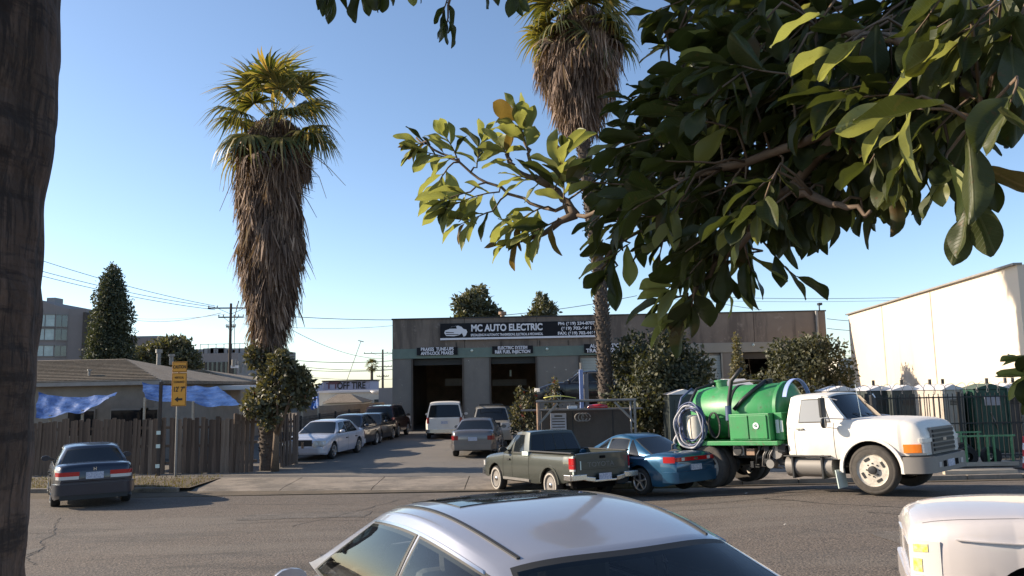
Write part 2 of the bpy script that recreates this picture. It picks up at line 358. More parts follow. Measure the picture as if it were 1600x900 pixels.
def smooth_interp(tab, x):
    if x <= tab[0][0]: return tab[0][1]
    if x >= tab[-1][0]: return tab[-1][1]
    n = len(tab)
    for i in range(n - 1):
        a, p = tab[i]; b, q = tab[i + 1]
        if x <= b:
            h = b - a; d = (q - p) / h
            d0 = (p - tab[i - 1][1]) / (a - tab[i - 1][0]) if i else d
            d1 = (tab[i + 2][1] - q) / (tab[i + 2][0] - b) if i < n - 2 else d
            m0 = 0 if d0 * d <= 0 else 2 * d0 * d / (d0 + d); m1 = 0 if d1 * d <= 0 else 2 * d * d1 / (d + d1)
            t = (x - a) / h
            return p * (2 * t ** 3 - 3 * t * t + 1) + h * m0 * (t ** 3 - 2 * t * t + t) + q * (3 * t * t - 2 * t ** 3) + h * m1 * (t ** 3 - t * t)
def np_mesh(name, pts, tint, matname, parent=None):
    """pts: (N, K, 2, 3) strips of K-1 quads each, tint (N,)"""
    N, K = pts.shape[:2]
    me = bpy.data.meshes.new(name)
    nq = N * (K - 1)
    me.vertices.add(N * K * 2); me.vertices.foreach_set('co', pts.reshape(-1).astype(np.float32))
    base = (np.arange(N) * K * 2)[:, None] + (np.arange(K - 1) * 2)[None, :]
    q = np.stack([base, base + 1, base + 3, base + 2], -1).reshape(-1)
    me.loops.add(nq * 4); me.loops.foreach_set('vertex_index', q.astype(np.int32))
    me.polygons.add(nq); me.polygons.foreach_set('loop_start', (np.arange(nq) * 4).astype(np.int32))
    me.polygons.foreach_set('loop_total', np.full(nq, 4, np.int32))
    at = me.attributes.new('tint', 'FLOAT', 'FACE'); at.data.foreach_set('value', np.repeat(tint, K - 1).astype(np.float32))
    me.materials.append(M[matname]); me.update(calc_edges=True)
    return link(name, me, parent)
def text(body, size, loc, parent, matname, rot=(90, 0, 0), align='CENTER', width=None, bold=0.0, ext=.006, name='lettering', sx=1.0):
    c = bpy.data.curves.new(name, 'FONT'); c.body = body; c.size = size; c.align_x = align; c.align_y = 'CENTER'
    c.extrude = ext; c.offset = bold * size; c.materials.append(M[matname])
    o = link(name, c, parent); o.location = loc; o.rotation_euler = [R(a) for a in rot]; o.scale = (sx, 1, 1)
    if width:
        bpy.context.view_layer.update(); ww = o.dimensions.x
        if ww > 0: o.scale = (width / ww * sx, 1, 1)
    return o

# ------------------------------------------------------------------ ground, street, lot
def kerb_y(x): return 22.0 - .1 * x if x < 0 else 22.0 + .02 * x
def G(x, y):
    d = y - (kerb_y(x) - 22)
    b = smooth_interp([(3, .62), (6, .58), (12, .34), (17, .12), (19.5, .02), (21, -.05), (22, -.08)], d)
    if x < -4: b *= .35 + .65 * max(0, (x + 12) / 8) if b > 0 else 1
    r = max(0, min(1, (x - 2) / 5)); f = max(0, min(1, (22 - d) / 4))
    return b + r * .2 * f * (1 - .5 * max(0, min(1, (12 - y) / 8)))
xs = [-2500, -300, -65, -64.9] + [64.9, 65, 300, 2500]; ys = [-400, -30, -29.9, 21.9, 22, 80, 400, 3500]
def g_base(x, y): return Vector((x, y, -.9 if (abs(x) < 65 and -30 < y < 21.95) else -.04))
struct(MB().grid(g_base, xs, ys).build('ground', 'dirt'))
gx = linsp(-64, 64, 129)
struct(MB().grid(lambda u, v: Vector((u, -28 + (kerb_y(u) + 28) * v, G(u, -28 + (kerb_y(u) + 28) * v))), gx, [0, .3, .5] + linsp(.6, 1, 30)).build('road', 'asphalt', smooth=True))
LOTZ = .05
AP0, AP1 = -9.2, .2            # the driveway apron
# concrete apron in separate slabs with joints between them
ap = MB()
aprows = [(0, -.055), (.5, .0), (2.6, LOTZ + .004)]
edges = linsp(AP0, AP1 + 1.0, 5)
o_lot = thing('driveway_apron', 'pale cracked concrete driveway apron rising from the street', 'pavement'); struct(o_lot); del o_lot['category']
for i in range(4):
    for j in range(2):
        a, b = edges[i] + .012, edges[i + 1] - .012
        d0, z0 = aprows[j]; d1, z1 = aprows[j + 1]; d0 += .012
        m = MB(); vs = []
        for zz in (0, -.1):
            for (x, d, z) in ((a, d0, z0), (b, d0, z0), (b, d1, z1), (a, d1, z1)): vs.append((x, kerb_y(x) + d, z + zz))
        m.add(vs, [(0, 1, 2, 3), (7, 6, 5, 4), (0, 4, 5, 1), (1, 5, 6, 2), (2, 6, 7, 3), (3, 7, 4, 0)])
        m.build('concrete_slab', 'apron', o_lot)
struct(MB().grid(lambda u, v: Vector((u, kerb_y(u) + 2.6 + (75 - kerb_y(u)) * v, LOTZ)), linsp(-60, 60, 61), linsp(0, 1, 12)).build('parking_lot', 'lot'))
def kerb(x0, x1, name):
    m = MB(); X = linsp(x0, x1, max(2, int(abs(x1 - x0) / 1.5)))
    for a, b in zip(X, X[1:]):
        m.bar((a + .01, kerb_y(a) + .08, G(a, kerb_y(a)) + .02), (b - .01, kerb_y(b) + .08, G(b, kerb_y(b)) + .02), .16, .28)
    struct(m.build(name, 'apron', bevel=.015))
kerb(-60, AP0 - .3, 'kerb'); kerb(AP1 + 1.3, 60, 'kerb')
def strip(x0, x1, d0, d1, z, name, mt):
    struct(MB().grid(lambda u, v: Vector((u, kerb_y(u) + v, z)), linsp(x0, x1, 30), linsp(d0, d1, 4)).build(name, mt))
strip(-60, AP0 - .02, .16, 2.62, LOTZ + .012, 'verge', 'dirt')
strip(AP1 + 1.02, 60, .16, 2.62, LOTZ + .012, 'pavement', 'apron')
# gutter line of dirt and a few tar cracks in the road
def crack(pts, wdt, name='road_crack', mt='black_void'):
    m = MB(); vs = []; fs = []
    for i, (x, y) in enumerate(pts):
        ww = wdt * rng.uniform(.4, 1.3)
        a = pts[max(0, i - 1)]; b = pts[min(len(pts) - 1, i + 1)]; d = Vector((b[0] - a[0], b[1] - a[1])).normalized(); nx, ny = -d.y * ww / 2, d.x * ww / 2
        vs += [(x + nx, y + ny, G(x + nx, y + ny) + .006), (x - nx, y - ny, G(x - nx, y - ny) + .006)]
        if i: fs.append((2 * i - 2, 2 * i, 2 * i + 1, 2 * i - 1))
    m.add(vs, fs); struct(m.build(name, mt))
def wander(x, y, dx, dy, n, j):
    o = []
    for i in range(n):
        o.append((x, y)); x += dx + rng.uniform(-j, j); y += dy + rng.uniform(-j, j)
    return o
mat('tar', (.022, .02, .018), .8)
crack(wander(5.3, 17.6, .14, -.2, 36, .07), .045, mt='tar'); crack(wander(6.2, 14.5, .05, -.12, 26, .05), .03, mt='tar')
crack(wander(3.9, 18.9, .2, -.04, 14, .05), .16, mt='tar'); crack(wander(8, 15, .2, -.03, 22, .04), .025, mt='tar')
crack(wander(-8.9, 22.72, .16, -.016, 50, .02), .05, mt='tar'); crack(wander(-6, 17, .25, -.05, 20, .08), .02, mt='tar')
crack(wander(-1.5, 20.9, .12, 0, 8, .02), .16, mt='tar')
layered('patch_asphalt', (.085, .07, .057), [(30, .48, .6, (.3, .255, .21), .7), (3, .45, .6, (.05, .042, .035), .7), (1.1, .5, .6, (.12, .1, .08), .7)], .9, (40, .8))
for (x_, y_, w_, d_, r_0) in ((-4.4, 17.2, 2.6, 1.0, .05), (6.0, 11.6, 1.6, 1.3, -.1), (9.5, 19.0, 3.5, .9, .03), (-8.6, 12.6, 1.6, 2.2, .1)):
    vs = []; fs = []
    for j in range(5):
        for i in range(9):
            lx, ly = (i / 8 - .5) * w_ + rng.uniform(-.05, .05), (j / 4 - .5) * d_ + rng.uniform(-.05, .05); X_, Y_ = x_ + lx * math.cos(r_0) - ly * math.sin(r_0), y_ + lx * math.sin(r_0) + ly * math.cos(r_0); vs.append((X_, Y_, G(X_, Y_) + .005))
    fs = [(j * 9 + i, j * 9 + i + 1, (j + 1) * 9 + i + 1, (j + 1) * 9 + i) for j in range(4) for i in range(8)]
    struct(MB().add(vs, fs).build('road_patch', 'patch_asphalt'))
for (x_, y_, dx_, dy_, n_, w_) in ((-12, 15.5, .3, .02, 60, .022), (-7, 19.8, .25, -.03, 60, .018), (1.5, 16.5, .22, .06, 50, .02), (-10, 18.0, .08, -.16, 40, .018), (3.5, 20.6, .3, .01, 50, .02), (-2.5, 21.5, -.06, -.22, 30, .018), (9.5, 20.0, .02, -.2, 40, .025)):
    crack(wander(x_, y_, dx_, dy_, n_, .07), w_, mt='tar')
for i in range(8):
    x = rng.uniform(-9, 11); y = rng.choice([rng.uniform(19.6, 22), rng.uniform(12, 20)])
    s_ = rng.uniform(.02, .05)
    o = MB().add([(x, y, G(x, y) + .004), (x + s_ * 1.6, y + s_ * .3, G(x, y) + .02), (x + s_, y + s_, G(x, y) + .035), (x - s_ * .4, y + s_ * .8, G(x, y) + .01)], [(0, 1, 2, 3)])
    tag(o.build('litter', 'trim'), 'scrap of pale litter lying on the asphalt street', 'litter', 'litter scraps on the street')

# ------------------------------------------------------------------ vehicles
def body_funcs(Pm):
    L = Pm['L']; W = Pm['W'] / 2
    def hw(y):
        e = L / 2 - abs(y); rr = Pm.get('corner', .5)
        if e >= rr: return W * (1 - .015 * (abs(y) / (L / 2)) ** 2)
        k = 1 - e / rr
        return W * (.985 - .015) * (1 - Pm.get('pinch', .17) * k ** 2.6)
    def T(y): return smooth_interp(Pm['T'], y)
    def Bz(y):
        zs = interp(Pm.get('B', [(-L / 2, .30), (-L / 2 + .5, .2), (L / 2 - .5, .2), (L / 2, .25)]), y)
        for yw in Pm['axles']:
            d = abs(y - yw)
            if d < Pm['arch']: zs = max(zs, Pm['wr'] + math.sqrt(max(0, Pm['arch'] ** 2 - d * d)))
        return zs
    return hw, T, Bz
SECT = [(.955, 0), (.985, .12), (1.0, .34), (1.0, .55), (.992, .72), (.975, .85), (.945, .94), (.89, .985), (.72, 1.0), (.36, 1.0), (0, 1.0)]
def sect_pt(Pm, fn, y, k, side=1):
    hw, T, Bz = fn; f, h = SECT[k]; z0 = interp(Pm.get('B', [(-9, .22), (9, .22)]), y); t = T(y); b = Bz(y)
    z = z0 + (t - z0) * h
    z = max(z, min(b, t - .03 - .002 * (10 - k)))
    cr_ = Pm.get('crown', .035) * (1 - f * f) if k > 5 else 0
    return Vector((side * hw(y) * f, y, z + cr_))
def wheel(parent, x, y, z, r, wd, style, side):
    tp = MB().lathe([(r * .66, -wd / 2), (r * .9, -wd / 2), (r * .98, -wd * .38), (r, -wd * .2), (r, wd * .2), (r * .98, wd * .38), (r * .9, wd / 2), (r * .66, wd / 2)], 'X', 32)
    root = tp.build('wheel', style.get('tyre', 'rubber'), parent, True, sharp=50); root.location = (x, y, z)
    m = MB(); s = side; o = s * wd / 2
    rp = [(r * .68, o), (r * .66, o * .93), (r * .6, o * .72), (r * .3, o * .7), (r * .12, o * .85), (0.001, o * .85)]
    if style['k'] == 'alloy':
        m.lathe([(r * .68, o), (r * .66, o * .93), (r * .62, o * .4), (.001, o * .3)], 'X', 28)
        rim = m.build('rim', 'dark_metal' if style.get('dark') else 'blacktrim', root, True, sharp=40)
        sm = MB().lathe([(r * .69, o * 1.01), (r * .64, o * 1.02), (r * .6, o * .9), (r * .62, o * .5)], 'X', 28)
        n = style.get('n', 5)
        for i in range(n):
            a = 2 * math.pi * i / n + .3; c, d = math.cos(a), math.sin(a)
            sm.bar((o * .86, c * r * .05, d * r * .05), (o * .95, c * r * .64, d * r * .64), r * .17, r * .1)
        sm.lathe([(r * .16, o * .6), (r * .15, o * 1.0), (.001, o * 1.02)], 'X', 16)
        sm.build('rim_spokes', 'alloy', root, True, sharp=40)
    else:
        mt = style.get('mt', 'steelwheel')
        m.lathe(rp, 'X', 28); m.build('rim', mt, root, True, sharp=40)
        if style['k'] == 'truck':
            q = MB().lathe([(r * .17, o * .7), (r * .16, o * 1.25), (r * .1, o * 1.3), (.001, o * 1.3)], 'X', 16); q.build('hub', 'dark_metal', root, True, sharp=40)
            q = MB()
            for i in range(8):
                a = 2 * math.pi * i / 8; q.cyl((o * .68, math.cos(a) * r * .26, math.sin(a) * r * .26), (o * .86, math.cos(a) * r * .26, math.sin(a) * r * .26), .016, n=6)
            for i in range(4):
                a = 2 * math.pi * i / 4 + .5; q.box((o * .73, math.cos(a) * r * .46, math.sin(a) * r * .46), (.02, .05, .12), rx=a)
            q.build('lug_nut', 'dark_metal', root)
            lip = MB().lathe([(r * .9, o * 1.0), (r * .86, o * 1.03), (r * .84, o * 1.0)], 'X', 32); lip.build('tyre_ring', 'tyre_dusty', root, True)
        elif style.get('white'):
            MB().lathe([(r * .86, o * 1.005), (r * .80, o * 1.04), (r * .73, o * 1.02)], 'X', 32).build('whitewall', 'white_rubber', root, True)
            MB().lathe([(r * .2, o * .7), (r * .18, o * .95), (.001, o * 1.0)], 'X', 16).build('hubcap', 'chrome', root, True)
    return root
def vehicle(name, label, cat, loc, rz, Pm, group=None, rx=0):
    t = thing(name, label, cat, loc, rz, group, rx)
    L = Pm['L']; hl = L / 2; fn = body_funcs(Pm); hw, T, Bz = fn; nseg = Pm.get('res', 1)
    ys = set(linsp(-hl, hl, 26 * nseg))
    for e in (.01, .03, .07, .12, .2, .3, .42): ys |= {hl - e, -hl + e}
    for yw in Pm['axles']:
        for q in (-1.0, -.995, -.97, -.9, -.78, -.6, -.4, -.2, 0, .2, .4, .6, .78, .9, .97, .995, 1.0): ys.add(yw + q * Pm['arch'])
    ys |= {p[0] for p in Pm['T']}
    ys = sorted(y for y in ys if -hl <= y <= hl)
    yy = [ys[0]]
    for y in ys[1:]:
        if y - yy[-1] > .004: yy.append(y)
    ys = yy; K = len(SECT); ring = [(k, -1) for k in range(K)] + [(k, 1) for k in range(K - 2, -1, -1)]
    bed = Pm.get('bed')
    m = MB(); vs = [sect_pt(Pm, fn, y, k, s) for y in ys for k, s in ring]; n = len(ring); fs = []
    for j in range(len(ys) - 1):
        for i in range(n - 1):
            if bed and bed[0] <= (ys[j] + ys[j + 1]) / 2 <= bed[1] and ring[i][0] >= 7 and ring[i + 1][0] >= 7: continue
            fs.append((j * n + i, j * n + i + 1, (j + 1) * n + i + 1, (j + 1) * n + i))
    for e in (0, len(ys) - 1):
        for i in range(K - 1): fs.append((e * n + i, e * n + i + 1, e * n + n - 2 - i, e * n + n - 1 - i) if i < K - 2 else (e * n + i, e * n + i + 1, e * n + n - 1 - i))
    m.add(vs, fs); body = m.build('body', Pm['paint'], t, True, weld=.0005, sharp=38)
    # dark underbody and wheel wells
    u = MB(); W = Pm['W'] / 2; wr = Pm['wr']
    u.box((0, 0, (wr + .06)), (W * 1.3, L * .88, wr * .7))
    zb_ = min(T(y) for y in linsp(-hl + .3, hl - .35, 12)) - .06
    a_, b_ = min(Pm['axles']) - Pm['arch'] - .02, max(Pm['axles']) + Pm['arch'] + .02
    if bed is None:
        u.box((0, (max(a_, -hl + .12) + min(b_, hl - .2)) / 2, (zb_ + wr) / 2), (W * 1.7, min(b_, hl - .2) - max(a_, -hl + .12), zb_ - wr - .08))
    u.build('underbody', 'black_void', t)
    st = Pm['wheels']; wd = Pm.get('wd', .21)
    for yw in Pm['axles']:
        for sd in (-1, 1): wheel(t, sd * (hw(yw) - wd / 2 - .015), yw, wr, wr, wd, st, sd)
    # cabin
    C = Pm['cab']; zb, zr = C['zb'], C['zr']; ar = C.get('arch', .04); crn = C.get('crown', .045)
    wb, wt = C['wb'], C['wt']
    def yf(tt): return C['y_wb'] + (C['y_rf'] - C['y_wb']) * max(0, tt) ** C.get('pf', .92)
    def yr(tt): return C['y_rb'] + (C['y_rr'] - C['y_rb']) * max(0, tt) ** C.get('pr', .92)
    def cw(tt): return wb + (wt - wb) * (max(0, tt) ** C.get('pw', 1.25))
    def nar(s): return 1 - C.get('nar', .05) * abs(2 * s - 1) ** 3
    def cz(tt, s): return zb + (zr - zb) * tt + ar * tt * (1 - (2 * s - 1) ** 2)
    def side(sd):
        def f(s, tt, off=0): return Vector((sd * (cw(tt) * nar(s) + off), yf(tt) + (yr(tt) - yf(tt)) * s, cz(tt, s) + off * .3))
        return f
    def front(xs_, tt, off=0): return Vector((xs_ * cw(tt) * nar(0), yf(tt) + C.get('bf', .09) * (1 - xs_ * xs_) * (1 - .3 * tt) + off * .7, cz(tt, 0) + crn * tt * (1 - xs_ ** 4) + off * .6))
    def rear(xs_, tt, off=0): return Vector((xs_ * cw(tt) * nar(1), yr(tt) - C.get('br', .07) * (1 - xs_ * xs_) * (1 - .3 * tt) - off * .8, cz(tt, 1) + crn * tt * (1 - xs_ ** 4) + off * .5))
    def roof(xs_, s, off=0):
        bow = (C.get('bf', .09) * .7 * (1 - s) ** 3 - C.get('br', .07) * .7 * s ** 3) * (1 - xs_ * xs_)
        return Vector((xs_ * cw(1) * nar(s), yf(1) + (yr(1) - yf(1)) * s + bow, cz(1, s) + crn * (1 - xs_ ** 4) + off))
    q = 10 * nseg; ss = linsp(0, 1, 2 * q); tts = [-.06, .0, .15, .3, .45, .6, .72, .82, .9, .96, 1.0]; xx = linsp(-1, 1, q + 1)
    c = MB()
    tts2 = [max(0, x) if x >= 0 else x for x in tts]
    def nonneg(f): return lambda a, b: f(a, b) if b >= 0 else f(a, 0) + Vector((0, 0, -.1))
    op = Pm.get('open'); t0, t1 = C.get('t0', .06), C.get('t1', .86)
    def in_win(s, tt):
        if not (t0 + .01 < tt < t1 - .02): return False
        y = yf(tt) + (yr(tt) - yf(tt)) * s; b = (tt - t0) / (t1 - t0)
        return any(b1 + (c1 - b1) * b + .012 < y < b0 + (c0 - b0) * b - .012 for (b0, b1, c0, c1) in C['win'])
    if op: ss = linsp(0, 1, 110); tts2 = linsp(0, 1, 50); xx = linsp(-1, 1, 61)
    hs, ht, hx = (ss[1] - ss[0]) / 2, .01, (xx[1] - xx[0]) / 2
    ms = (lambda s, tt: not in_win(s + hs, tt + ht)) if op else None
    def mfr(e0, e1): return (lambda x, tt: not (abs(x + hx) < C.get('xe', .9) - .01 and e0 + .01 < tt + ht < e1 - .015)) if op else None
    for sd in (-1, 1): c.grid(nonneg(side(sd)), ss, tts2, ms)
    c.grid(nonneg(front), xx, tts2, mfr(C.get('f0', .08), C.get('f1', .9))); c.grid(nonneg(rear), xx, tts2, mfr(C.get('r0', .08), C.get('r1', .88))); c.grid(roof, xx, ss)
    c.build('cabin', Pm['paint'], t, True, weld=.001, sharp=50)
    g = Pm.get('glass', 'glass')
    t0, t1 = C.get('t0', .06), C.get('t1', .86)
    for sd in (-1, 1):
        for (b0, b1, c0, c1) in C['win']:
            f = side(sd); w_ = MB(); w2 = MB()
            def pt(a, b, off):
                tt = t0 + (t1 - t0) * b; y0 = b0 + (c0 - b0) * b; y1 = b1 + (c1 - b1) * b; y = y0 + (y1 - y0) * a
                s = (y - yf(tt)) / (yr(tt) - yf(tt)); return f(min(.99, max(.01, s)), tt, off)
            w_.slab(pt, linsp(0, 1, 9), linsp(0, 1, 7), .006, -.01)
            w_.build('window', Pm.get('sideglass', g), t, True, sharp=40)
            if Pm.get('frames', True):
                w2.slab(lambda a, b, off: pt(-.03 + 1.06 * a, b * 1.1 - .05, off), linsp(0, 1, 9), linsp(0, 1, 7), .003, -.01) if not op else w2.grid(lambda a, b: pt(-.03 + 1.06 * a, b * 1.1 - .05, .004), linsp(0, 1, 25), linsp(0, 1, 25), lambda a, b: not (.04 < a < .92 and .05 < b < .9))
                w2.build('window_seal', Pm.get('seal', 'blacktrim'), t, True, sharp=40)
    xe = C.get('xe', .9)
    for (fnn, nm, e0, e1) in ((front, 'windscreen', C.get('f0', .08), C.get('f1', .9)), (rear, 'rear_window', C.get('r0', .08), C.get('r1', .88))):
        MB().slab(lambda a, b, off: fnn(a, b, off), linsp(-xe, xe, 13), linsp(e0, e1, 8), .008, -.01).build(nm, g, t, True, sharp=40)
        if op: MB().grid(lambda a, b: fnn(a, b, .005), linsp(-xe - .03, xe + .03, 41), linsp(e0 - .03, e1 + .035, 31), lambda a, b: not (-xe + .02 < a < xe - .05 and e0 + .015 < b < e1 - .03)).build('window_seal', 'blacktrim', t, True)
        elif Pm.get('frames', True): MB().slab(lambda a, b, off: fnn(a, b, off), linsp(-xe - .03, xe + .03, 13), linsp(e0 - .03, e1 + .035, 8), .004, -.01).build('window_seal', Pm.get('seal', 'blacktrim'), t, True, sharp=40)
    fz = dict(side=side, front=front, rear=rear, roof=roof, fn=fn, t=t, P=Pm, hw=hw, T=T)
    # plan arc for wrapped patches at either end
    def arc(end):
        pts = [(0.0, end * hl)]; x = hw(hl) * .955
        pts.append((x, end * hl))
        for e in (.01, .03, .07, .12, .2, .3, .42, .6, .9): pts.append((hw(hl - e), end * (hl - e)))
        s = [0]
        for a, b in zip(pts, pts[1:]): s.append(s[-1] + math.hypot(a[0] - b[0], a[1] - b[1]))
        tx = list(zip(s, [p[0] for p in pts])); ty = list(zip(s, [p[1] for p in pts]))
        def f(sv, z, off):
            sg = 1 if sv >= 0 else -1; a = abs(sv); x, y = interp(tx, a), interp(ty, a)
            x2, y2 = interp(tx, a + .05), interp(ty, a + .05); x1, y1 = interp(tx, max(0, a - .05)), interp(ty, max(0, a - .05))
            d = Vector((x2 - x1, y2 - y1)); d.normalize(); nx, ny = abs(d.y), end * abs(d.x)
            return Vector((sg * (x + nx * off), y + ny * off, z))
        return f
    fz['arc'] = {1: arc(1), -1: arc(-1)}
    def patch(end, s0, s1, z0, z1, nm, mt, off=.014, skew=0, n=12, back=-.03):
        f = fz['arc'][end]
        o = MB().slab(lambda a, b, of: f(a, z0 + (z1 - z0) * b + skew * (abs(a) - abs(s0)), of), linsp(s0, s1, n), [0, .5, 1], off, back).build(nm, mt, t, True, sharp=40)
        return o
    fz['patch'] = patch
    def spatch(sd, y0, y1, z0, z1, nm, mt, off=.012, n=8):
        return MB().slab(lambda a, b, of: Vector((sd * (hw(a) + of), a, z0 + (z1 - z0) * b)), linsp(y0, y1, n), [0, .5, 1], off, -.04).build(nm, mt, t, True, sharp=40)
    fz['spatch'] = spatch
    for yd in Pm.get('seams', []):
        for sd in (-1, 1):
            m = MB(); z1 = T(yd) - .02
            pts = [sect_pt(Pm, fn, yd, k, sd) for k in range(0, 8)]
            pts = [p + Vector((sd * .002, 0, 0)) for p in pts]
            vs = []; fs = []
            for i, p in enumerate(pts):
                vs += [p + Vector((0, -.006, 0)), p + Vector((0, .006, 0))]
                if i: fs.append((2 * i - 2, 2 * i - 1, 2 * i + 1, 2 * i))
            m.add(vs, fs).build('door_seam', 'black_void', t)
    for yd in Pm.get('handles', []):
        for sd in (-1, 1): spatch(sd, yd - .09, yd + .09, Pm['hz'], Pm['hz'] + .035, 'door_handle', Pm.get('hmat', 'blacktrim'), .03, 3)
    if Pm.get('mirror', True):
        for sd in (-1, 1):
            ym = C['y_wb'] - .28 + Pm.get('mdy', 0); a = Vector((sd * (wb + .02), ym, zb + .06 + Pm.get('mdz', 0))); m = MB()
            m.lathe([(.001, -.06), (.05, -.055), (.085, -.02), (.09, .03), (.088, .04), (.001, .04)], 'Y', 12, (0, 0, 0))
            m.v = [(x * 1.25, -y, z * .8) for x, y, z in m.v]
            o = m.build('wing_mirror', Pm.get('mirmat', Pm['paint']), t, True, sharp=50); o.location = a + Vector((sd * .13, 0, .03))
            MB().bar(a - Vector((sd * .06, 0, 0)), a + Vector((sd * .08, 0, .02)), .05, .03).build('mirror_arm', 'blacktrim', t)
    return fz
def sedan(L=4.7, W=1.8, H=1.44, paint='paint_navy', wheels=None, zb=.95, zh=.98, zd=1.0, coupe=False, **kw):
    hl = L / 2
    P_ = dict(L=L, W=W, paint=paint, axles=(hl - .95, -hl + 1.05), wr=.315, arch=.385, corner=.6,
              T=[(-hl, zd - .2), (-hl + .04, zd - .09), (-hl + .12, zd - .02), (-hl + .5, zd), (-hl + .95, zb + .0), (hl - 1.4, zb), (hl - .9, zh - .06), (hl - .35, zh - .2), (hl - .08, zh - .32), (hl, zh - .45)],
              cab=dict(zb=zb - .015, zr=H - .06, wb=W / 2 * .93, wt=W / 2 * .67, y_wb=hl - 1.25, y_rf=hl - 2.0, y_rr=-hl + 1.35, y_rb=-hl + .62,
                       win=[(hl - 1.62, -.02, hl - 1.98, -.02), (-.1, -hl + 1.2, -.1, -hl + 1.5)]),
              seams=(hl - 1.35, -.05, -hl + 1.35), handles=(.12, -.95 if L > 4.5 else -.9), hz=.72,
              wheels=wheels or dict(k='alloy', n=7))
    P_.update(kw); return P_
def place(px, py, Y): p = P(px, py, Y); return (p.x, p.y, p.z)

# --- dark navy sedan at the far left, seen from behind
def navy():
    a = R(31); Pm = sedan(4.75, 1.81, 1.45, 'paint_navy', zd=1.06, zb=.97)
    Pm['cab'].update(y_rb=-4.75 / 2 + .62, r1=.84, r0=.12, xe=.9)
    rc = P(150, 700, 19.7); c = Vector((rc.x - math.sin(a) * 2.37, 19.7 + math.cos(a) * 2.37, 0)); c.z = .0
    z = vehicle('parked_car', 'dark navy sedan seen from behind, parked at the fence beside the far left trunk', 'car', c, a, Pm, 'cars parked along the street')
    p = z['patch']; t = z['t']
    for s in (-1, 1):
        p(-1, s * .33, s * .93, .80, .90, 'tail_lamp', 'redlamp', .016); p(-1, s * .34, s * .9, .725, .80, 'reverse_lamp', 'clearlamp', .016)
    p(-1, -.19, .19, .72, .88, 'number_plate', 'plate', .02)
    p(-1, -1.05, 1.05, .36, .62, 'bumper', 'paint_navy', .05, n=24); p(-1, -.72, .72, .25, .36, 'bumper_skirt', 'blacktrim', .03)
    p(-1, -.8, .8, .665, .675, 'boot_seam', 'black_void', .004)
    text('H', .1, (0, -2.375 - .022, .95), t, 'chrome', (90, 0, 0), name='emblem', bold=.03)
    MB().slab(lambda a_, b, of: z['rear'](a_, b, of), linsp(-.9, .9, 9), [-.01, .05], .014, -.01).build('rear_shelf_trim', 'chrome', t)
    MB().cyl((.5, -2.4, .27), (.5, -2.2, .27), .03).build('exhaust', 'chrome', t)
navy()

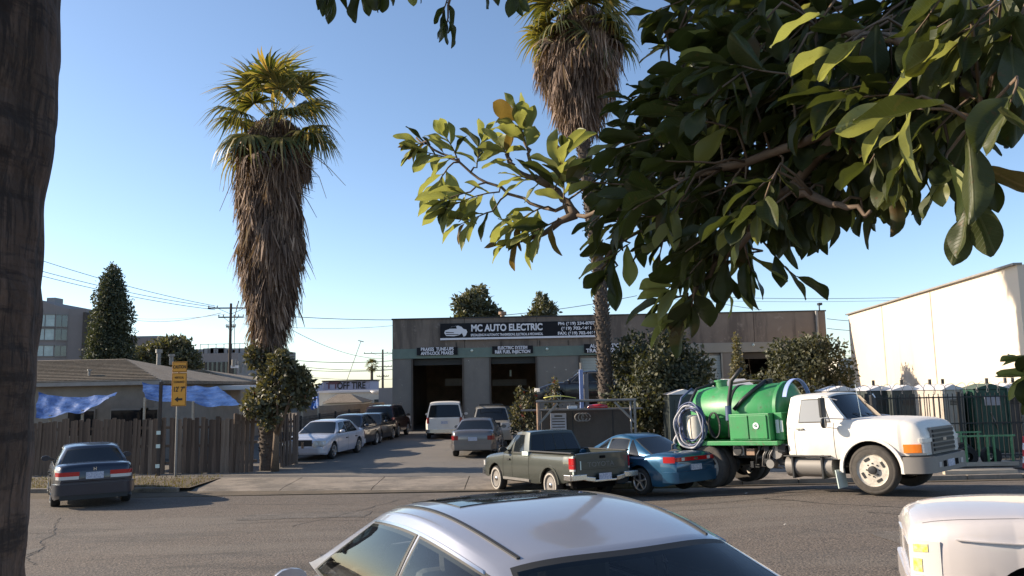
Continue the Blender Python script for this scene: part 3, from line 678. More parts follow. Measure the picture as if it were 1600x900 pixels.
# --- green pickup truck with an extended cab
def pickup():
    L, W, a = 4.75, 1.69, R(28); hl = L / 2
    Pm = dict(L=L, W=W, paint='paint_green', axles=(hl - .8, -hl + 1.05), wr=.335, arch=.42, corner=.35, pinch=.06, crown=.02,
              T=[(-hl, 1.08), (-hl + .05, 1.09), (-.35, 1.09), (-.3, 1.06), (hl - 1.45, 1.06), (hl - .9, 1.02), (hl - .3, .95), (hl - .06, .86), (hl, .72)],
              B=[(-hl, .5), (-hl + .4, .42), (-.6, .33), (hl - .6, .33), (hl, .38)], bed=(-hl + .06, -.36),
              cab=dict(zb=1.04, zr=1.56, wb=W / 2 * .955, wt=W / 2 * .76, y_wb=hl - 1.25, y_rf=hl - 1.85, y_rr=-.1, y_rb=-.3, nar=.02, arch=.02, crown=.03, bf=.07, br=.03, r1=.84,
                       win=[(hl - 1.6, .62, hl - 1.93, .62), (.52, -.02, .52, .1)], pr=1.0),
              seams=(hl - 1.3, .56, -.33), handles=(.75,), hz=.86, wheels=dict(k='steel', mt='greytrim', white=True), frames=True, mirmat='blacktrim')
    rl = P(893, 700, 18.7); pos = Vector((rl.x, 18.7)) + Vector((math.cos(a) * W / 2, math.sin(a) * W / 2)) + Vector((-math.sin(a), math.cos(a))) * hl
    z = vehicle('pickup_truck', 'dark green pickup with lettered tailgate and open bed parked before the driveway', 'pickup truck', (pos.x, pos.y, -.03), a, Pm, rx=R(-1.9))
    t = z['t']; p = z['patch']
    # bed: floor, inner walls, wheel boxes, rails, tailgate
    b = MB(); w_ = W / 2 * .89
    b.box((0, -hl / 2 - .2, .62), (w_ * 2 - .02, hl - .5, .03)); b.box((-w_ + .02, -hl / 2 - .2, .86), (.03, hl - .5, .46)); b.box((w_ - .02, -hl / 2 - .2, .86), (.03, hl - .5, .46))
    b.box((0, -.4, .86), (w_ * 2, .04, .46)); b.box((0, -hl + .1, .86), (w_ * 2, .04, .46)); b.box((-w_ + .12, -hl + 1.05, .72), (.2, .8, .2)); b.box((w_ - .12, -hl + 1.05, .72), (.2, .8, .2))
    b.build('bed_liner', 'paint_green', t)
    for s in (-1, 1):
        MB().bar((s * (w_ + .02), -hl + .04, 1.11), (s * (w_ + .02), -.34, 1.11), .1, .035).build('bed_rail', 'blacktrim', t, bevel=.01)
    MB().box((0, -hl - .0, .83), (W * .86, .05, .52)).build('tailgate', 'paint_green', t, bevel=.012)
    MB().box((0, -hl - .03, .83), (W * .76, .012, .2)).build('tailgate_recess', 'paint_green', t, bevel=.006)
    text('TOYOTA', .15, (-.06, -hl - .04, .835), t, 'faint_grey', (90, 0, 0), bold=.02, sx=1.2, ext=.003)
    MB().box((0, -hl - .035, 1.0), (.15, .03, .06)).build('tailgate_latch', 'black_void', t, bevel=.008)
    for s in (-1, 1):
        p(-1, s * .74, s * .92, .84, 1.0, 'tail_lamp', 'redlamp', .02); p(-1, s * .74, s * .92, .75, .83, 'tail_lamp', 'redlamp', .02); p(-1, s * .745, s * .9, .70, .745, 'reverse_lamp', 'clearlamp', .018)
        MB().bar((s * .52, -hl - .1, .57), (s * .93, -hl - .1, .57), .1, .13).build('bumper', 'chrome', t, bevel=.012)
        MB().bar((s * .93, -hl - .1, .57), (s * .95, -hl + .16, .57), .05, .13).build('bumper_end', 'chrome', t, bevel=.012)
        MB().bar((s * .3, -hl - .12, .5), (s * .55, -hl - .1, .54), .1, .1).build('bumper', 'chrome', t, bevel=.012)
    MB().box((0, -hl - .09, .47), (.66, .1, .05)).build('bumper_step', 'chrome', t, bevel=.01)
    MB().box((0, -hl - .12, .55), (.34, .02, .17)).build('number_plate', 'plate', t)
    MB().box((-.62, -hl - .035, .83), (.025, .02, .2)).build('sticker', 'sticker', t)
    MB().box((.5, -hl - .06, .42), (.3, .05, .1)).build('mud_flap', 'rubber', t); MB().box((-.5, -hl + .5, .36), (.05, .4, .05), rz=.4).build('exhaust', 'galv', t)
    for s in (-1, 1):
        MB().slab(lambda a_, b_, of: Vector((s * (z['hw'](0) + of), (-hl + 1.05) + math.cos(a_) * (.42 + .06 * b_), .335 + math.sin(a_) * (.42 + .06 * b_))), linsp(.1, math.pi - .1, 16), [0, 1], .012, -.02).build('arch_lip', 'paint_green', t, True, sharp=40)
        z['spatch'](s, -.35, hl - 1.3, .36, .42, 'sill_trim', 'galv', .012); z['spatch'](s, -hl + .02, -hl + .05, .5, 1.05, 'rear_edge_trim', 'sticker', .006, 3)
        z['spatch'](s, -.33, -.02, 1.0, 1.1, 'faded_panel', 'sticker', .005, 3)
    MB().slab(lambda a_, b_, of: z['rear'](a_, b_, of), linsp(-.02, .02, 2), [.1, .84], .012, -.01).build('window_divider', 'blacktrim', t)
    for s in (-.42, .42): MB().slab(lambda a_, b_, of: z['rear'](a_ + s, b_, of), linsp(-.012, .012, 2), [.1, .84], .012, -.01).build('window_divider', 'blacktrim', t)
    p(1, -.85, .85, .42, .6, 'bumper', 'chrome', .06, n=16); 
    for s in (-1, 1): p(1, s * .5, s * .95, .66, .8, 'headlight', 'clearlamp', .015)
pickup()

# --- blue sedan beside it
def blue():
    L, W, a = 4.45, 1.68, R(37); hl = L / 2
    Pm = sedan(L, W, 1.37, 'paint_blue', zd=.97, zb=.9, wheels=dict(k='alloy', n=5))
    Pm['T'] = [(-hl, .78), (-hl + .05, .9), (-hl + .14, .955), (-hl + .5, .965), (-hl + 1.1, .91), (hl - 1.4, .9), (hl - .9, .84), (hl - .35, .72), (hl - .08, .62), (hl, .5)]
    Pm['cab'].update(y_rr=-hl + 1.5, y_rb=-hl + .6, y_rf=hl - 2.15, y_wb=hl - 1.25, zr=1.31, arch=.06, win=[(hl - 1.7, .05, hl - 2.15, .0), (-.04, -.72, -.08, -.68), (-.8, -1.15, -.76, -.8)], wt=W / 2 * .66)
    rc = P(1118, 700, 19.0); pos = Vector((rc.x + .22, 19.7)) - Vector((math.cos(a), math.sin(a))) * W / 2 * .95 + Vector((-math.sin(a), math.cos(a))) * hl
    z = vehicle('parked_car', 'metallic blue sedan parked between the green pickup and the tank truck', 'car', (pos.x, pos.y, .06), a, Pm, 'cars parked along the street', rx=R(-1.5))
    t = z['t']; p = z['patch']
    p(-1, -.95, .95, .80, .89, 'tail_lamp', 'redlamp', .018, n=24)
    for s in (-1, 1):
        p(-1, s * .40, s * .50, .81, .88, 'reverse_lamp', 'clearlamp', .022, n=3); p(-1, s * .7, s * .98, .77, .91, 'tail_lamp', 'redlamp', .02)
    p(-1, -.06, .06, .82, .87, 'emblem', 'chrome', .024, n=3); p(-1, -.18, .18, .58, .71, 'number_plate', 'plate', .03, n=3)
    p(-1, -1.0, 1.0, .32, .56, 'bumper', 'paint_blue', .05, n=24); p(-1, -.82, .82, .745, .752, 'boot_seam', 'black_void', .004)
    z['spatch'](-1, -1.0, hl - 1.3, .45, .5, 'side_moulding', 'paint_blue', .012)
    for s in (-1, 1): p(1, s * .4, s * .95, .55, .66, 'headlight', 'clearlamp', .015)
blue()

# --- cars in the lot
def lotcar(px, py, Y, ang, Pm, label, name='parked_car', cat='car', face=-1, grp='cars waiting in the workshop yard', **k):
    p0 = P(px, py, Y); z = vehicle(name, label, cat, (p0.x, Y, LOTZ), R(ang), Pm, grp, **k)
    p = z['patch']; t = z['t']; q = Pm.get('lampz', (.68, .84))
    for s in (-1, 1):
        p(-1, s * Pm.get('ls', .56), s * .93, q[0], q[1], 'tail_lamp', 'redlamp_dim', .016); p(1, s * .42, s * .95, q[0] - .1, q[1] - .08, 'headlight', 'clearlamp', .016)
    p(-1, -.17, .17, q[0] - .03, q[0] + .11, 'number_plate', 'plate', .02, n=3); p(-1, -1, 1, .34, .52, 'bumper', Pm.get('bump', Pm['paint']), .05, n=20)
    p(1, -1, 1, .3, .48, 'bumper', Pm.get('bump', Pm['paint']), .05, n=20); p(1, -.36, .36, q[0] - .12, q[1] - .05, 'grille', 'blacktrim', .014, n=6)
    return z
b = sedan(4.8, 1.8, 1.44, 'paint_benz', wheels=dict(k='alloy', n=6))
z = lotcar(511, 700, 33.2, 180 - 9, b, 'silver white saloon with round headlights nosing out of the yard driveway')
for s in (-1, 1):
    for s0, rr in ((.5, .115), (.76, .095)):
        c_ = z['arc'][1](s * s0, .62, .0)
        MB().lathe([(.001, .05), (rr * .7, .045), (rr, .02), (rr, -.05)], 'Y', 16, c_).build('headlight', 'clearlamp', z['t'], True)
MB().box((0, 2.42, .6), (.1, .02, .25)).build('grille_badge_bar', 'chrome', z['t'])
lotcar(549, 700, 37.8, 180 - 7, sedan(4.6, 1.76, 1.5, 'paint_navy'), 'dark blue saloon parked behind the silver white saloon in the yard')
lotcar(580, 700, 41.5, 180 - 6, sedan(4.5, 1.74, 1.42, 'paint_black', wheels=dict(k='alloy', n=5)), 'small black car between the dark blue saloon and the dark red off-roader')
def suv(L=4.6, W=1.8, H=1.78, paint='paint_tan', **kw):
    hl = L / 2; P_ = sedan(L, W, H, paint, zb=1.1, zh=1.12, zd=1.12)
    P_['T'] = [(-hl, 1.06), (-hl + .05, 1.1), (-hl + .3, 1.11), (hl - 1.4, 1.1), (hl - .9, 1.06), (hl - .3, .98), (hl - .06, .86), (hl, .7)]
    P_['B'] = [(-hl, .42), (-hl + .5, .34), (hl - .5, .34), (hl, .4)]; P_['wr'] = .36; P_['arch'] = .43; P_['corner'] = .4; P_['pinch'] = .1
    P_['cab'].update(zb=1.08, zr=H - .06, wb=W / 2 * .95, wt=W / 2 * .78, y_wb=hl - 1.15, y_rf=hl - 1.75, y_rr=-hl + .3, y_rb=-hl + .06, nar=.03, arch=.03, r1=.82, pr=1,
                     win=[(hl - 1.5, .1, hl - 1.8, .1), (.02, -.85, .02, -.85), (-.93, -hl + .35, -.93, -hl + .5)])
    P_['seams'] = (hl - 1.25, .06, -.89); P_['handles'] = (.25, -.7); P_['hz'] = .9; P_['lampz'] = (.82, 1.12); P_['ls'] = .78; P_.update(kw); return P_
z = lotcar(606, 690, 45.5, -4, suv(4.5, 1.8, 1.75, 'paint_maroon', bump='blacktrim'), 'dark red off-roader parked at the corner of the workshop', 'off_roader', 'car')
for s in (-1, 1): MB().bar((s * .6, -1.7, 1.78), (s * .6, 1.0, 1.78), .04, .05).build('roof_rail', 'greytrim', z['t'])
c_ = P(619, 648, 42.4)
z = lotcar(697, 660, 44.5, 3, suv(5.3, 1.98, 1.9, 'paint_white', bump='chrome', wr=.39, arch=.46), 'white full-size truck seen from behind outside the first bay door', 'truck', 'truck', grp=None)
lotcar(748, 690, 33.0, -3, sedan(4.7, 1.78, 1.42, 'paint_grey', zd=1.03), 'grey saloon seen from behind in the driveway, nearest the green pickup')
z = lotcar(768, 690, 38.4, 183, suv(4.6, 1.8, 1.72, 'paint_tan'), 'cream off-roader with roof rack facing out behind the grey saloon', 'off_roader')
m = MB()
for s in (-.55, .55): m.bar((s, -1.3, 1.79), (s, .9, 1.79), .03, .03)
for i in range(7): m.bar((-.55, -1.3 + i * .36, 1.8), (.55, -1.3 + i * .36, 1.8), .025, .025)
m.build('roof_rack', 'blacktrim', z['t'])

# --- silver sedan in the foreground, seen from above
def silver():
    L, W, a = 4.75, 1.86, R(27); hl = L / 2
    Pm = sedan(L, W, 1.47, 'paint_silver', open=True, glass='clear_glass', mdz=-.1, mdy=-.1, zd=1.0, zb=.97, res=2, wheels=dict(k='alloy', n=7))
    Pm['cab'] = dict(zb=.955, zr=1.40, wb=W / 2 * .94, wt=W / 2 * .71, y_wb=1.78, y_rf=.74, y_rr=-.9, y_rb=-hl + .2, pf=.8, pr=.85, arch=.09, crown=.05, bf=.16, br=.15, nar=.07, pw=1.5,
                     win=[(1.42, -.05, .66, -.12), (-.13, -1.28, -.2, -.95)], t0=.05, t1=.86, xe=.9, r1=.93, r0=.1)
    # roof centre sits ahead of the camera, one parking bay to the right
    pos = Vector((.05, 4.66)) 
    z = vehicle('parked_car', 'silver sedan with a sunroof, its roof and rear window nearest the viewer', 'car', (pos.x, pos.y, .575), a, Pm, 'cars parked on the near side')
    t = z['t']; rf = z['roof']
    MB().box((0, .3, .99), (1.5, 2.9, .03)).build('cabin_floor', 'seat_dark', t); MB().box((0, -1.55, 1.02), (1.35, .5, .03)).build('parcel_shelf', 'seat_dark', t, bevel=.01)
    for sx in (-.38, .38):
        MB().box((sx, .12, 1.07), (.46, .14, .24), rx=-.15).build('seat_back', 'seat_grey', t, bevel=.05); MB().box((sx, .06, 1.25), (.24, .09, .16), rx=-.15).build('headrest', 'seat_grey', t, bevel=.04)
        MB().box((sx, -1.12, 1.05), (.5, .16, .2), rx=-.2).build('rear_seat_back', 'seat_grey', t, bevel=.05); MB().box((sx, -1.2, 1.17), (.24, .09, .12), rx=-.15).build('headrest', 'seat_grey', t, bevel=.035)
    MB().box((0, 1.25, 1.0), (1.4, .5, .1)).build('dashboard', 'seat_dark', t, bevel=.04)
    MB().lathe([(.17, -.012), (.185, 0), (.17, .012), (.155, 0), (.17, -.012)], 'Y', 24, (-.38, .95, 1.06)).build('steering_wheel', 'blacktrim', t, True)
    MB().slab(lambda u, v, of: rf(u, v, of), linsp(-.66, .66, 13), linsp(.03, .5, 8), .006, -.01).build('sunroof', 'glass', t, True, sharp=40)
    for s in (-1, 1):
        MB().slab(lambda u, v, of: rf(s * u, v, of), linsp(.84, .865, 2), linsp(.0, 1, 20), .008, -.01).build('roof_moulding', 'blacktrim', t, True, sharp=40)
    for s in (-1, 1): z['patch'](-1, s * .4, s * .95, .72, .88, 'tail_lamp', 'redlamp', .016)
    f = z['side'](-1); f2 = z['side'](1)
    for ff in (f, f2):
        MB().slab(lambda u, v, of: ff(u, v, of), linsp(.08, .93, 24), [.885, .91], .012, -.01).build('window_trim', 'chrome', t, True, sharp=40)
    z['patch'](-1, -1, 1, .34, .56, 'bumper', 'paint_silver', .05, n=24); z['patch'](-1, -.18, .18, .72, .86, 'number_plate', 'plate', .02, n=3)
silver()

# --- pale car at the lower right edge
def pale():
    L, W, a = 4.9, 1.84, R(68); hl = L / 2
    Pm = sedan(L, W, 1.45, 'paint_pale', zd=1.0, zb=.98, res=2)
    Pm['T'] = [(-hl, .8), (-hl + .1, .95), (-hl + .5, 1.0), (-hl + 1.2, 1.0), (hl - 1.5, 1.04), (hl - .9, 1.03), (hl - .45, 1.0), (hl - .2, .96), (hl - .05, .90), (hl, .82)]; Pm['corner'] = .85; Pm['pinch'] = .3; Pm['crown'] = .06
    Pm['cab'].update(zb=1.0, y_wb=hl - 1.75, y_rf=hl - 2.5)
    z = vehicle('parked_car', 'pale cream sedan nosing in at the lower right corner with yellow corner lamps', 'car', (5.95, 6.93, .53), a, Pm, 'cars parked on the near side')
    p = z['patch']
    for s in (-1, 1):
        p(1, s * .62, s * .9, .52, .82, 'lamp_lens', 'clearlamp', .006); p(1, s * .67, s * .80, .71, .775, 'corner_lamp', 'yellowlamp', .011, skew=.12); p(1, s * .66, s * .74, .55, .66, 'corner_lamp', 'yellowlamp', .011); p(1, s * .2, s * .6, .55, .76, 'headlight', 'clearlamp', .006)
    p(1, -1.1, 1.1, .3, .5, 'bumper', 'paint_pale', .04, n=24)
    for s in (-1, 1):
        m = MB(); vs = []; fs = []; Y_ = linsp(hl - 1.75, hl - .12, 26)
        for i, y_ in enumerate(Y_):
            c_ = [sect_pt(Pm, z['fn'], y_, k_, s) for k_ in (7, 8)]; q_ = c_[0].lerp(c_[1], .25) + Vector((0, 0, .003)); vs += [q_ + Vector((-.005, 0, 0)), q_ + Vector((.005, 0, 0))]
            if i: fs.append((2 * i - 2, 2 * i - 1, 2 * i + 1, 2 * i))
        m.add(vs, fs).build('bonnet_seam', 'black_void', z['t'])
    for s in (-1, 1): z['spatch'](s, hl - 1.9, hl - .35, .85, .858, 'crease_trim', 'paint_pale', .012, 14)
pale()

# --- tank truck
def tanktruck():
    phi = R(47); head = Vector((math.cos(phi), -math.sin(phi)))
    a = math.atan2(-head.x, head.y)
    L, W = 2.95, 2.1; hl = L / 2; wr = .51
    # local: +Y forward, body centre so that front axle is at y=.35
    Pm = dict(L=L, W=W, paint='paint_white', axles=(.42,), wr=wr, arch=.6, corner=.45, pinch=.12, crown=.05, wd=.28,
              T=[(-hl, 1.52), (-.3, 1.52), (-.1, 1.54), (.5, 1.53), (1.1, 1.49), (1.3, 1.44), (1.41, 1.34), (hl, 1.2)],
              B=[(-hl, .72), (-.3, .72), (.9, .8), (hl, .8)],
              cab=dict(zb=1.5, zr=2.07, wb=.97, wt=.8, y_wb=-.02, y_rf=-.5, y_rr=-hl + .12, y_rb=-hl + .04, nar=.02, arch=.02, crown=.06, bf=.14, br=.02, r1=.8, pr=1, xe=.9, f0=.06, f1=.9,
                       win=[(-.42, -1.12, -.6, -1.08)], t0=.04, t1=.84),
              seams=(-.32, -1.25), sideglass='glass_lit', handles=(-1.1,), hz=1.36, hmat='chrome', wheels=dict(k='truck', tyre='tyre_dusty'), mirror=False)
    wpos = Vector((7.5, 17.0))          # near front wheel on the ground
    side = Vector((math.sin(phi), math.cos(phi)))
    c = wpos + side * (W / 2 - .15) - head * .42
    z = vehicle('tank_truck', 'white cab truck carrying a green tank with coiled hoses', 'truck', (c.x, c.y, .33), a, Pm, rx=R(2.4))
    t = z['t']; p = z['patch']; o = MB
    # near side of the truck is local +X or -X
    ns = 1 if Vector((math.cos(a), math.sin(a))).dot(-side) > 0 else -1
    # front end
    p(1, -.6, .6, .82, 1.34, 'grille_frame', 'greytrim', .03, n=10)
    for i in range(5): p(1, -.56, .56, .87 + i * .092, .925 + i * .092, 'grille_bar', 'dark_metal', .06, n=10)
    p(1, -.09, .09, 1.06, 1.12, 'emblem', 'chrome', .068, n=5)
    p(1, -1.3, 1.3, .46, .78, 'bumper', 'greytrim', .13, n=30); p(1, -1.2, 1.2, .785, .81, 'bumper_top', 'blacktrim', .06, n=24)
    p(1, -.18, .18, .54, .68, 'number_plate', 'plate', .14, n=3)
    for s in (-1, 1):
        p(1, s * .66, s * .96, .85, 1.05, 'headlight', 'clearlamp', .016); p(1, s * .97, s * 1.3, .86, 1.03, 'indicator', 'amberlamp', .018)
        p(1, s * .56, s * 1.0, 1.06, 1.14, 'headlight_brow', 'paint_white', .03)
        p(1, s * .55, s * .66, .56, .66, 'fog_lamp', 'clearlamp', .145, n=3); p(1, s * .24, s * .42, .55, .67, 'bumper_slot', 'black_void', .134, n=3)
        # west coast mirrors
        x = s * 1.28
        o().box((x, -.4, 1.83), (.2, .07, .42)).build('mirror', 'blacktrim', t, bevel=.015); o().lathe([(.001, -.03), (.11, -.02), (.11, .02), (.001, .03)], 'Y', 14, (x, -.4, 1.5)).build('mirror', 'blacktrim', t, True)
        m = MB(); m.tube([(s * .98, -.2, 1.98), (x, -.38, 2.07), (x, -.38, 1.42), (s * 1.02, -.2, 1.36)], .013, 6); m.tube([(x, -.38, 1.6), (s * 1.0, .08, 1.56)], .011, 6); m.build('mirror_arm', 'chrome', t)
        # steps / fuel tank / mudflap
        m = MB().tube([(s * .86, -1.5, .56), (s * .86, -.42, .56)], .23, 18); m.build('fuel_tank', 'greytrim', t, True, sharp=50)
        m = MB()
        for yy_ in (-1.3, -.62): m.box((s * .87, yy_, .56), (.5, .05, .5))
        m.box((s * 1.0, -.96, .79), (.3, 1.05, .03)); m.build('tank_step', 'dark_metal', t, bevel=.01)
        o().box((s * 1.0, -.27, .32), (.42, .02, .38), rx=.1).build('mud_flap', 'sticker' if s == ns else 'rubber', t)
        MB().slab(lambda a_, b_, of: Vector((s * (z['hw'](.42) + of), .42 + math.cos(a_) * (.6 + .07 * b_), wr + math.sin(a_) * (.6 + .07 * b_))), linsp(-.1, math.pi + .1, 20), [0, 1], .03, -.02).build('arch_lip', 'paint_white', t, True, sharp=40)
    m = MB(); m.tube([(ns * .45, .05, 1.56), (ns * .45, -.0, 2.3)], .006, 5); m.build('aerial', 'chrome', t)
    for s in (-.25, .2): MB().tube([(s, .12, 1.58), (s + .35, -.06, 1.68)], .01, 5).build('wiper', 'blacktrim', t)
    # cab roof visor, chassis
    m = MB()
    for s in (-.4, .4): m.box((s, -2.1, .8), (.09, 4.6, .24))
    for yy_ in (-1.9, -2.9, -4.1): m.box((0, yy_, .8), (.75, .1, .2))
    m.build('chassis', 'dark_metal', t)
    m = MB(); m.cyl((-.9, -3.55, wr), (.9, -3.55, wr), .09); m.lathe([(.001, -.2), (.2, -.12), (.22, 0), (.2, .12), (.001, .2)], 'Y', 16, (0, -3.55, wr)); m.build('rear_axle', 'dark_metal', t, True, sharp=40)
    for s in (-1, 1):
        for k in (0, 1): wheel(t, s * (.98 - k * .31), -3.55, wr, wr, .26, dict(k='truck', tyre='tyre_dusty'), s)
    # undergear clutter between cab and rear axle
    m = MB()
    for i in range(16):
        yy_ = rng.uniform(-2.45, -1.6); m.box((ns * rng.uniform(.55, .95), yy_, rng.uniform(.5, 1.0)), (rng.uniform(.06, .2), rng.uniform(.06, .25), rng.uniform(.06, .2)), rz=rng.uniform(0, .6))
    m.build('undergear', 'dark_metal', t, bevel=.008)
    m = MB(); m.lathe([(.001, -.12), (.15, -.12), (.17, 0), (.15, .12), (.001, .12)], 'X', 18, (ns * .8, -1.78, .86)); m.lathe([(.001, -.1), (.1, -.1), (.1, .1), (.001, .1)], 'X', 14, (ns * .92, -1.9, .6)); m.build('vacuum_pump', 'galv', t, True, sharp=40)
    for i in range(5):
        y0 = -1.65 - rng.uniform(0, .7); MB().tube([(ns * .9, y0, 1.0), (ns * .98, y0 - .1, .8), (ns * .9, y0 - .2, .55), (ns * .8, y0 + .1, .5)], .02, 6).build('air_line', 'greytrim' if i % 2 else 'dark_metal', t, True)
    MB().box((ns * .8, -2.75, .9), (.25, .3, .26)).build('valve_box', 'galv', t, bevel=.02)
    MB().lathe([(.001, -.02), (.1, -.02), (.11, .02), (.001, .02)], 'X', 16, (ns * .95, -2.75, .9)).build('valve_wheel', 'dark_metal', t)
    MB().box((ns * .8, -2.45, .86), (.2, .22, .16)).build('battery_box', 'rustpipe', t, bevel=.01)
    # deck
    dz = 1.07
    MB().box((0, -3.0, dz), (2.2, 2.76, .1)).build('deck', 'tank_green', t, bevel=.012)
    MB().box((0, -4.4, dz - .16), (2.2, .08, .24)).build('rear_bar', 'tank_green', t, bevel=.01)
    # tank: horizontal cylinder with dished ends and rolled bands
    r = .66; zc = 1.14 + r - .02; y0, y1 = -4.2, -1.78
    prof = [(.001, y0 - .16), (r * .4, y0 - .14), (r * .7, y0 - .09), (r * .9, y0 - .03), (r, y0 + .05), (r, y1 - .05), (r * .9, y1 + .03), (r * .7, y1 + .09), (r * .4, y1 + .14), (.001, y1 + .16)]
    MB().lathe([(q, h) for q, h in prof], 'Y', 40, (0, 0, zc)).build('tank', 'tank_green', t, True, sharp=50)
    MB().lathe([(r + .002, y1 - .14), (r + .03, y1 - .13), (r + .03, y1 - .05), (r + .002, y1 - .04)], 'Y', 40, (0, 0, zc)).build('tank_band', 'tank_green', t, True, sharp=30)
    MB().lathe([(r + .002, -3.1), (r + .02, -3.09), (r + .02, -3.03), (r + .002, -3.02)], 'Y', 40, (0, 0, zc)).build('tank_band', 'dark_metal', t, True, sharp=30)
    for yy_ in (-4.0, -3.0, -2.2): MB().box((0, yy_, 1.2), (1.15, .1, .22)).build('tank_saddle', 'tank_green', t)
    MB().lathe([(.15, zc + r - .05), (.15, zc + r + .12), (.17, zc + r + .12), (.17, zc + r + .16), (.001, zc + r + .18)], 'Z', 20, (0, -3.65, 0)).build('manhole', 'tank_green', t, True, sharp=40)
    MB().lathe([(.09, zc + r - .05), (.09, zc + r + .1), (.11, zc + r + .1), (.001, zc + r + .12)], 'Z', 14, (0, -2.3, 0)).build('vent', 'dark_metal', t, True, sharp=40)
    MB().tube([(.1, -2.35, zc + r + .05), (.05, -2.8, zc + r + .1), (.0, -3.3, zc + r + .06)], .03, 8).build('suction_pipe', 'dark_metal', t, True)
    # tool cupboard with two doors
    x = ns * .86
    MB().box((x, -2.3, 1.12 + .32), (.5, 1.05, .62)).build('tool_box', 'tank_green', t, bevel=.015)
    for k, yy_ in enumerate((-2.54, -2.06)):
        d = MB().box((x + ns * .265, yy_, 1.44), (.03, .45, .53)).build('tool_box_door', 'tank_green', t, bevel=.008)
    MB().lathe([(.001, -.01), (.075, -.01), (.075, .01), (.001, .01)], 'X', 20, (x + ns * .285, -2.1, 1.47)).build('warning_label', 'sign_white', t)
    text('G', .09, (x + ns * .298, -2.1, 1.47), t, 'tank_green', (90, 0, 90 * ns), bold=.03)
    MB().box((x - ns * .2, -1.66, 1.44), (.5, .2, .62)).build('front_locker', 'tank_green', t, bevel=.015)
    MB().box((x + ns * .06, -1.68, 1.44), (.02, .08, .3)).build('paper_label', 'sticker', t)
    MB().box((x + ns * .06, -1.58, 1.44), (.02, .06, .26)).build('paper_label', 'sticker', t)
    # water drum behind the coiled hose
    MB().lathe([(.001, -.3), (.2, -.3), (.24, -.27), (.245, 0), (.24, .27), (.2, .3), (.001, .3)], 'Z', 22, (ns * .86, -3.92, 1.46)).build('water_drum', 'plastic_white', t, True, sharp=40)
    MB().tube([(ns * .86 + ns * .25, -3.92 , 1.2), (ns * .86 + ns * .25, -3.92, 1.7)], .006, 5).build('drum_seam', 'rustpipe', t)
    for j, (rr, mt_, dx, cy, zz) in enumerate(((.50, 'hose_blue', .08, -4.3, 1.5), (.46, 'hose_white', .13, -4.28, 1.48), (.43, 'hose_blue', .17, -4.25, 1.5), (.53, 'hose_blue', .1, -4.34, 1.5), (.4, 'blacktrim', .13, -4.28, 1.5), (.49, 'hose_white', .16, -4.36, 1.47), (.36, 'hose_blue', .1, -4.3, 1.52))):
        n_ = 44; pts = [(ns * (1.02 + dx + .03 * math.sin(i * .7)), cy + rr * .82 * math.cos(2 * math.pi * i / n_ + j) + .42, zz + rr * 1.05 * math.sin(2 * math.pi * i / n_ + j) * (1 + .03 * math.sin(2 * math.pi * i * 3 / n_))) for i in range(n_)]
        pts.append(pts[0]); MB().tube(pts, .024, 8).build('suction_hose', mt_, t, True)
    MB().tube([(ns * 1.1, -4.3, 1.35), (ns * 1.14, -4.42, 1.15), (ns * 1.14, -4.4, .98), (ns * 1.1, -4.1, .88), (ns * 1.1, -3.5, .86)], .032, 8).build('suction_hose', 'hose_white', t, True)
    MB().tube([(ns * .9, -4.1, 1.9), (ns * .7, -4.1, 2.15), (ns * .45, -4.1, 2.4), (0, -3.65, 2.56)], .04, 8).build('suction_hose', 'dark_metal', t, True)
    MB().tube([(ns * 1.0, -4.3, 1.95), (ns * .85, -4.3, 2.2), (ns * .5, -4.2, 2.42)], .03, 8).build('suction_hose', 'hose_blue', t, True)
    MB().tube([(ns * .9, -2.95, 1.2), (ns * .86, -2.95, 1.7), (ns * .82, -2.95, 2.1), (ns * .8, -2.85, 2.55), (ns * .8, -2.55, 2.82)], .05, 10).build('standpipe_hose', 'dark_metal', t, True)
    MB().tube([(ns * .9, -2.95, 1.6), (ns * .88, -2.95, 1.95)], .075, 12).build('standpipe_collar', 'hose_blue', t, True, sharp=40)
    MB().tube([(ns * .72, -2.9, 1.85), (ns * .66, -2.65, 2.1), (ns * .45, -2.4, 2.35), (ns * .1, -2.35, 2.5)], .05, 8).build('standpipe_hose', 'dark_metal', t, True)
    for j in range(5):
        pts = [(ns * (.95 + .02 * j), -3.35 + .15 * math.cos(q_ / 5) + .02 * j, 1.5 + .3 * math.sin(q_ / 5)) for q_ in range(33)]
        MB().tube(pts, .016, 6).build('garden_hose', 'dark_metal', t, True)
    MB().tube([(ns * .9, -3.75, 1.9), (ns * .95, -3.3, 1.15)], .03, 8).build('hose_bracket', 'dark_metal', t, True)
    # blue curved deflector behind the cab
    pts = MB(); pts.slab(lambda u, v, of: Vector((math.cos(u) * (.62 + of), -1.62 + v, zc + .1 + math.sin(u) * (.62 + of))), linsp(.35, math.pi - .35, 16), [-.05, .05], .02, 0)
    pts.build('blue_hoop', 'liftblue', t, True, sharp=40)
    return t
tanktruck()

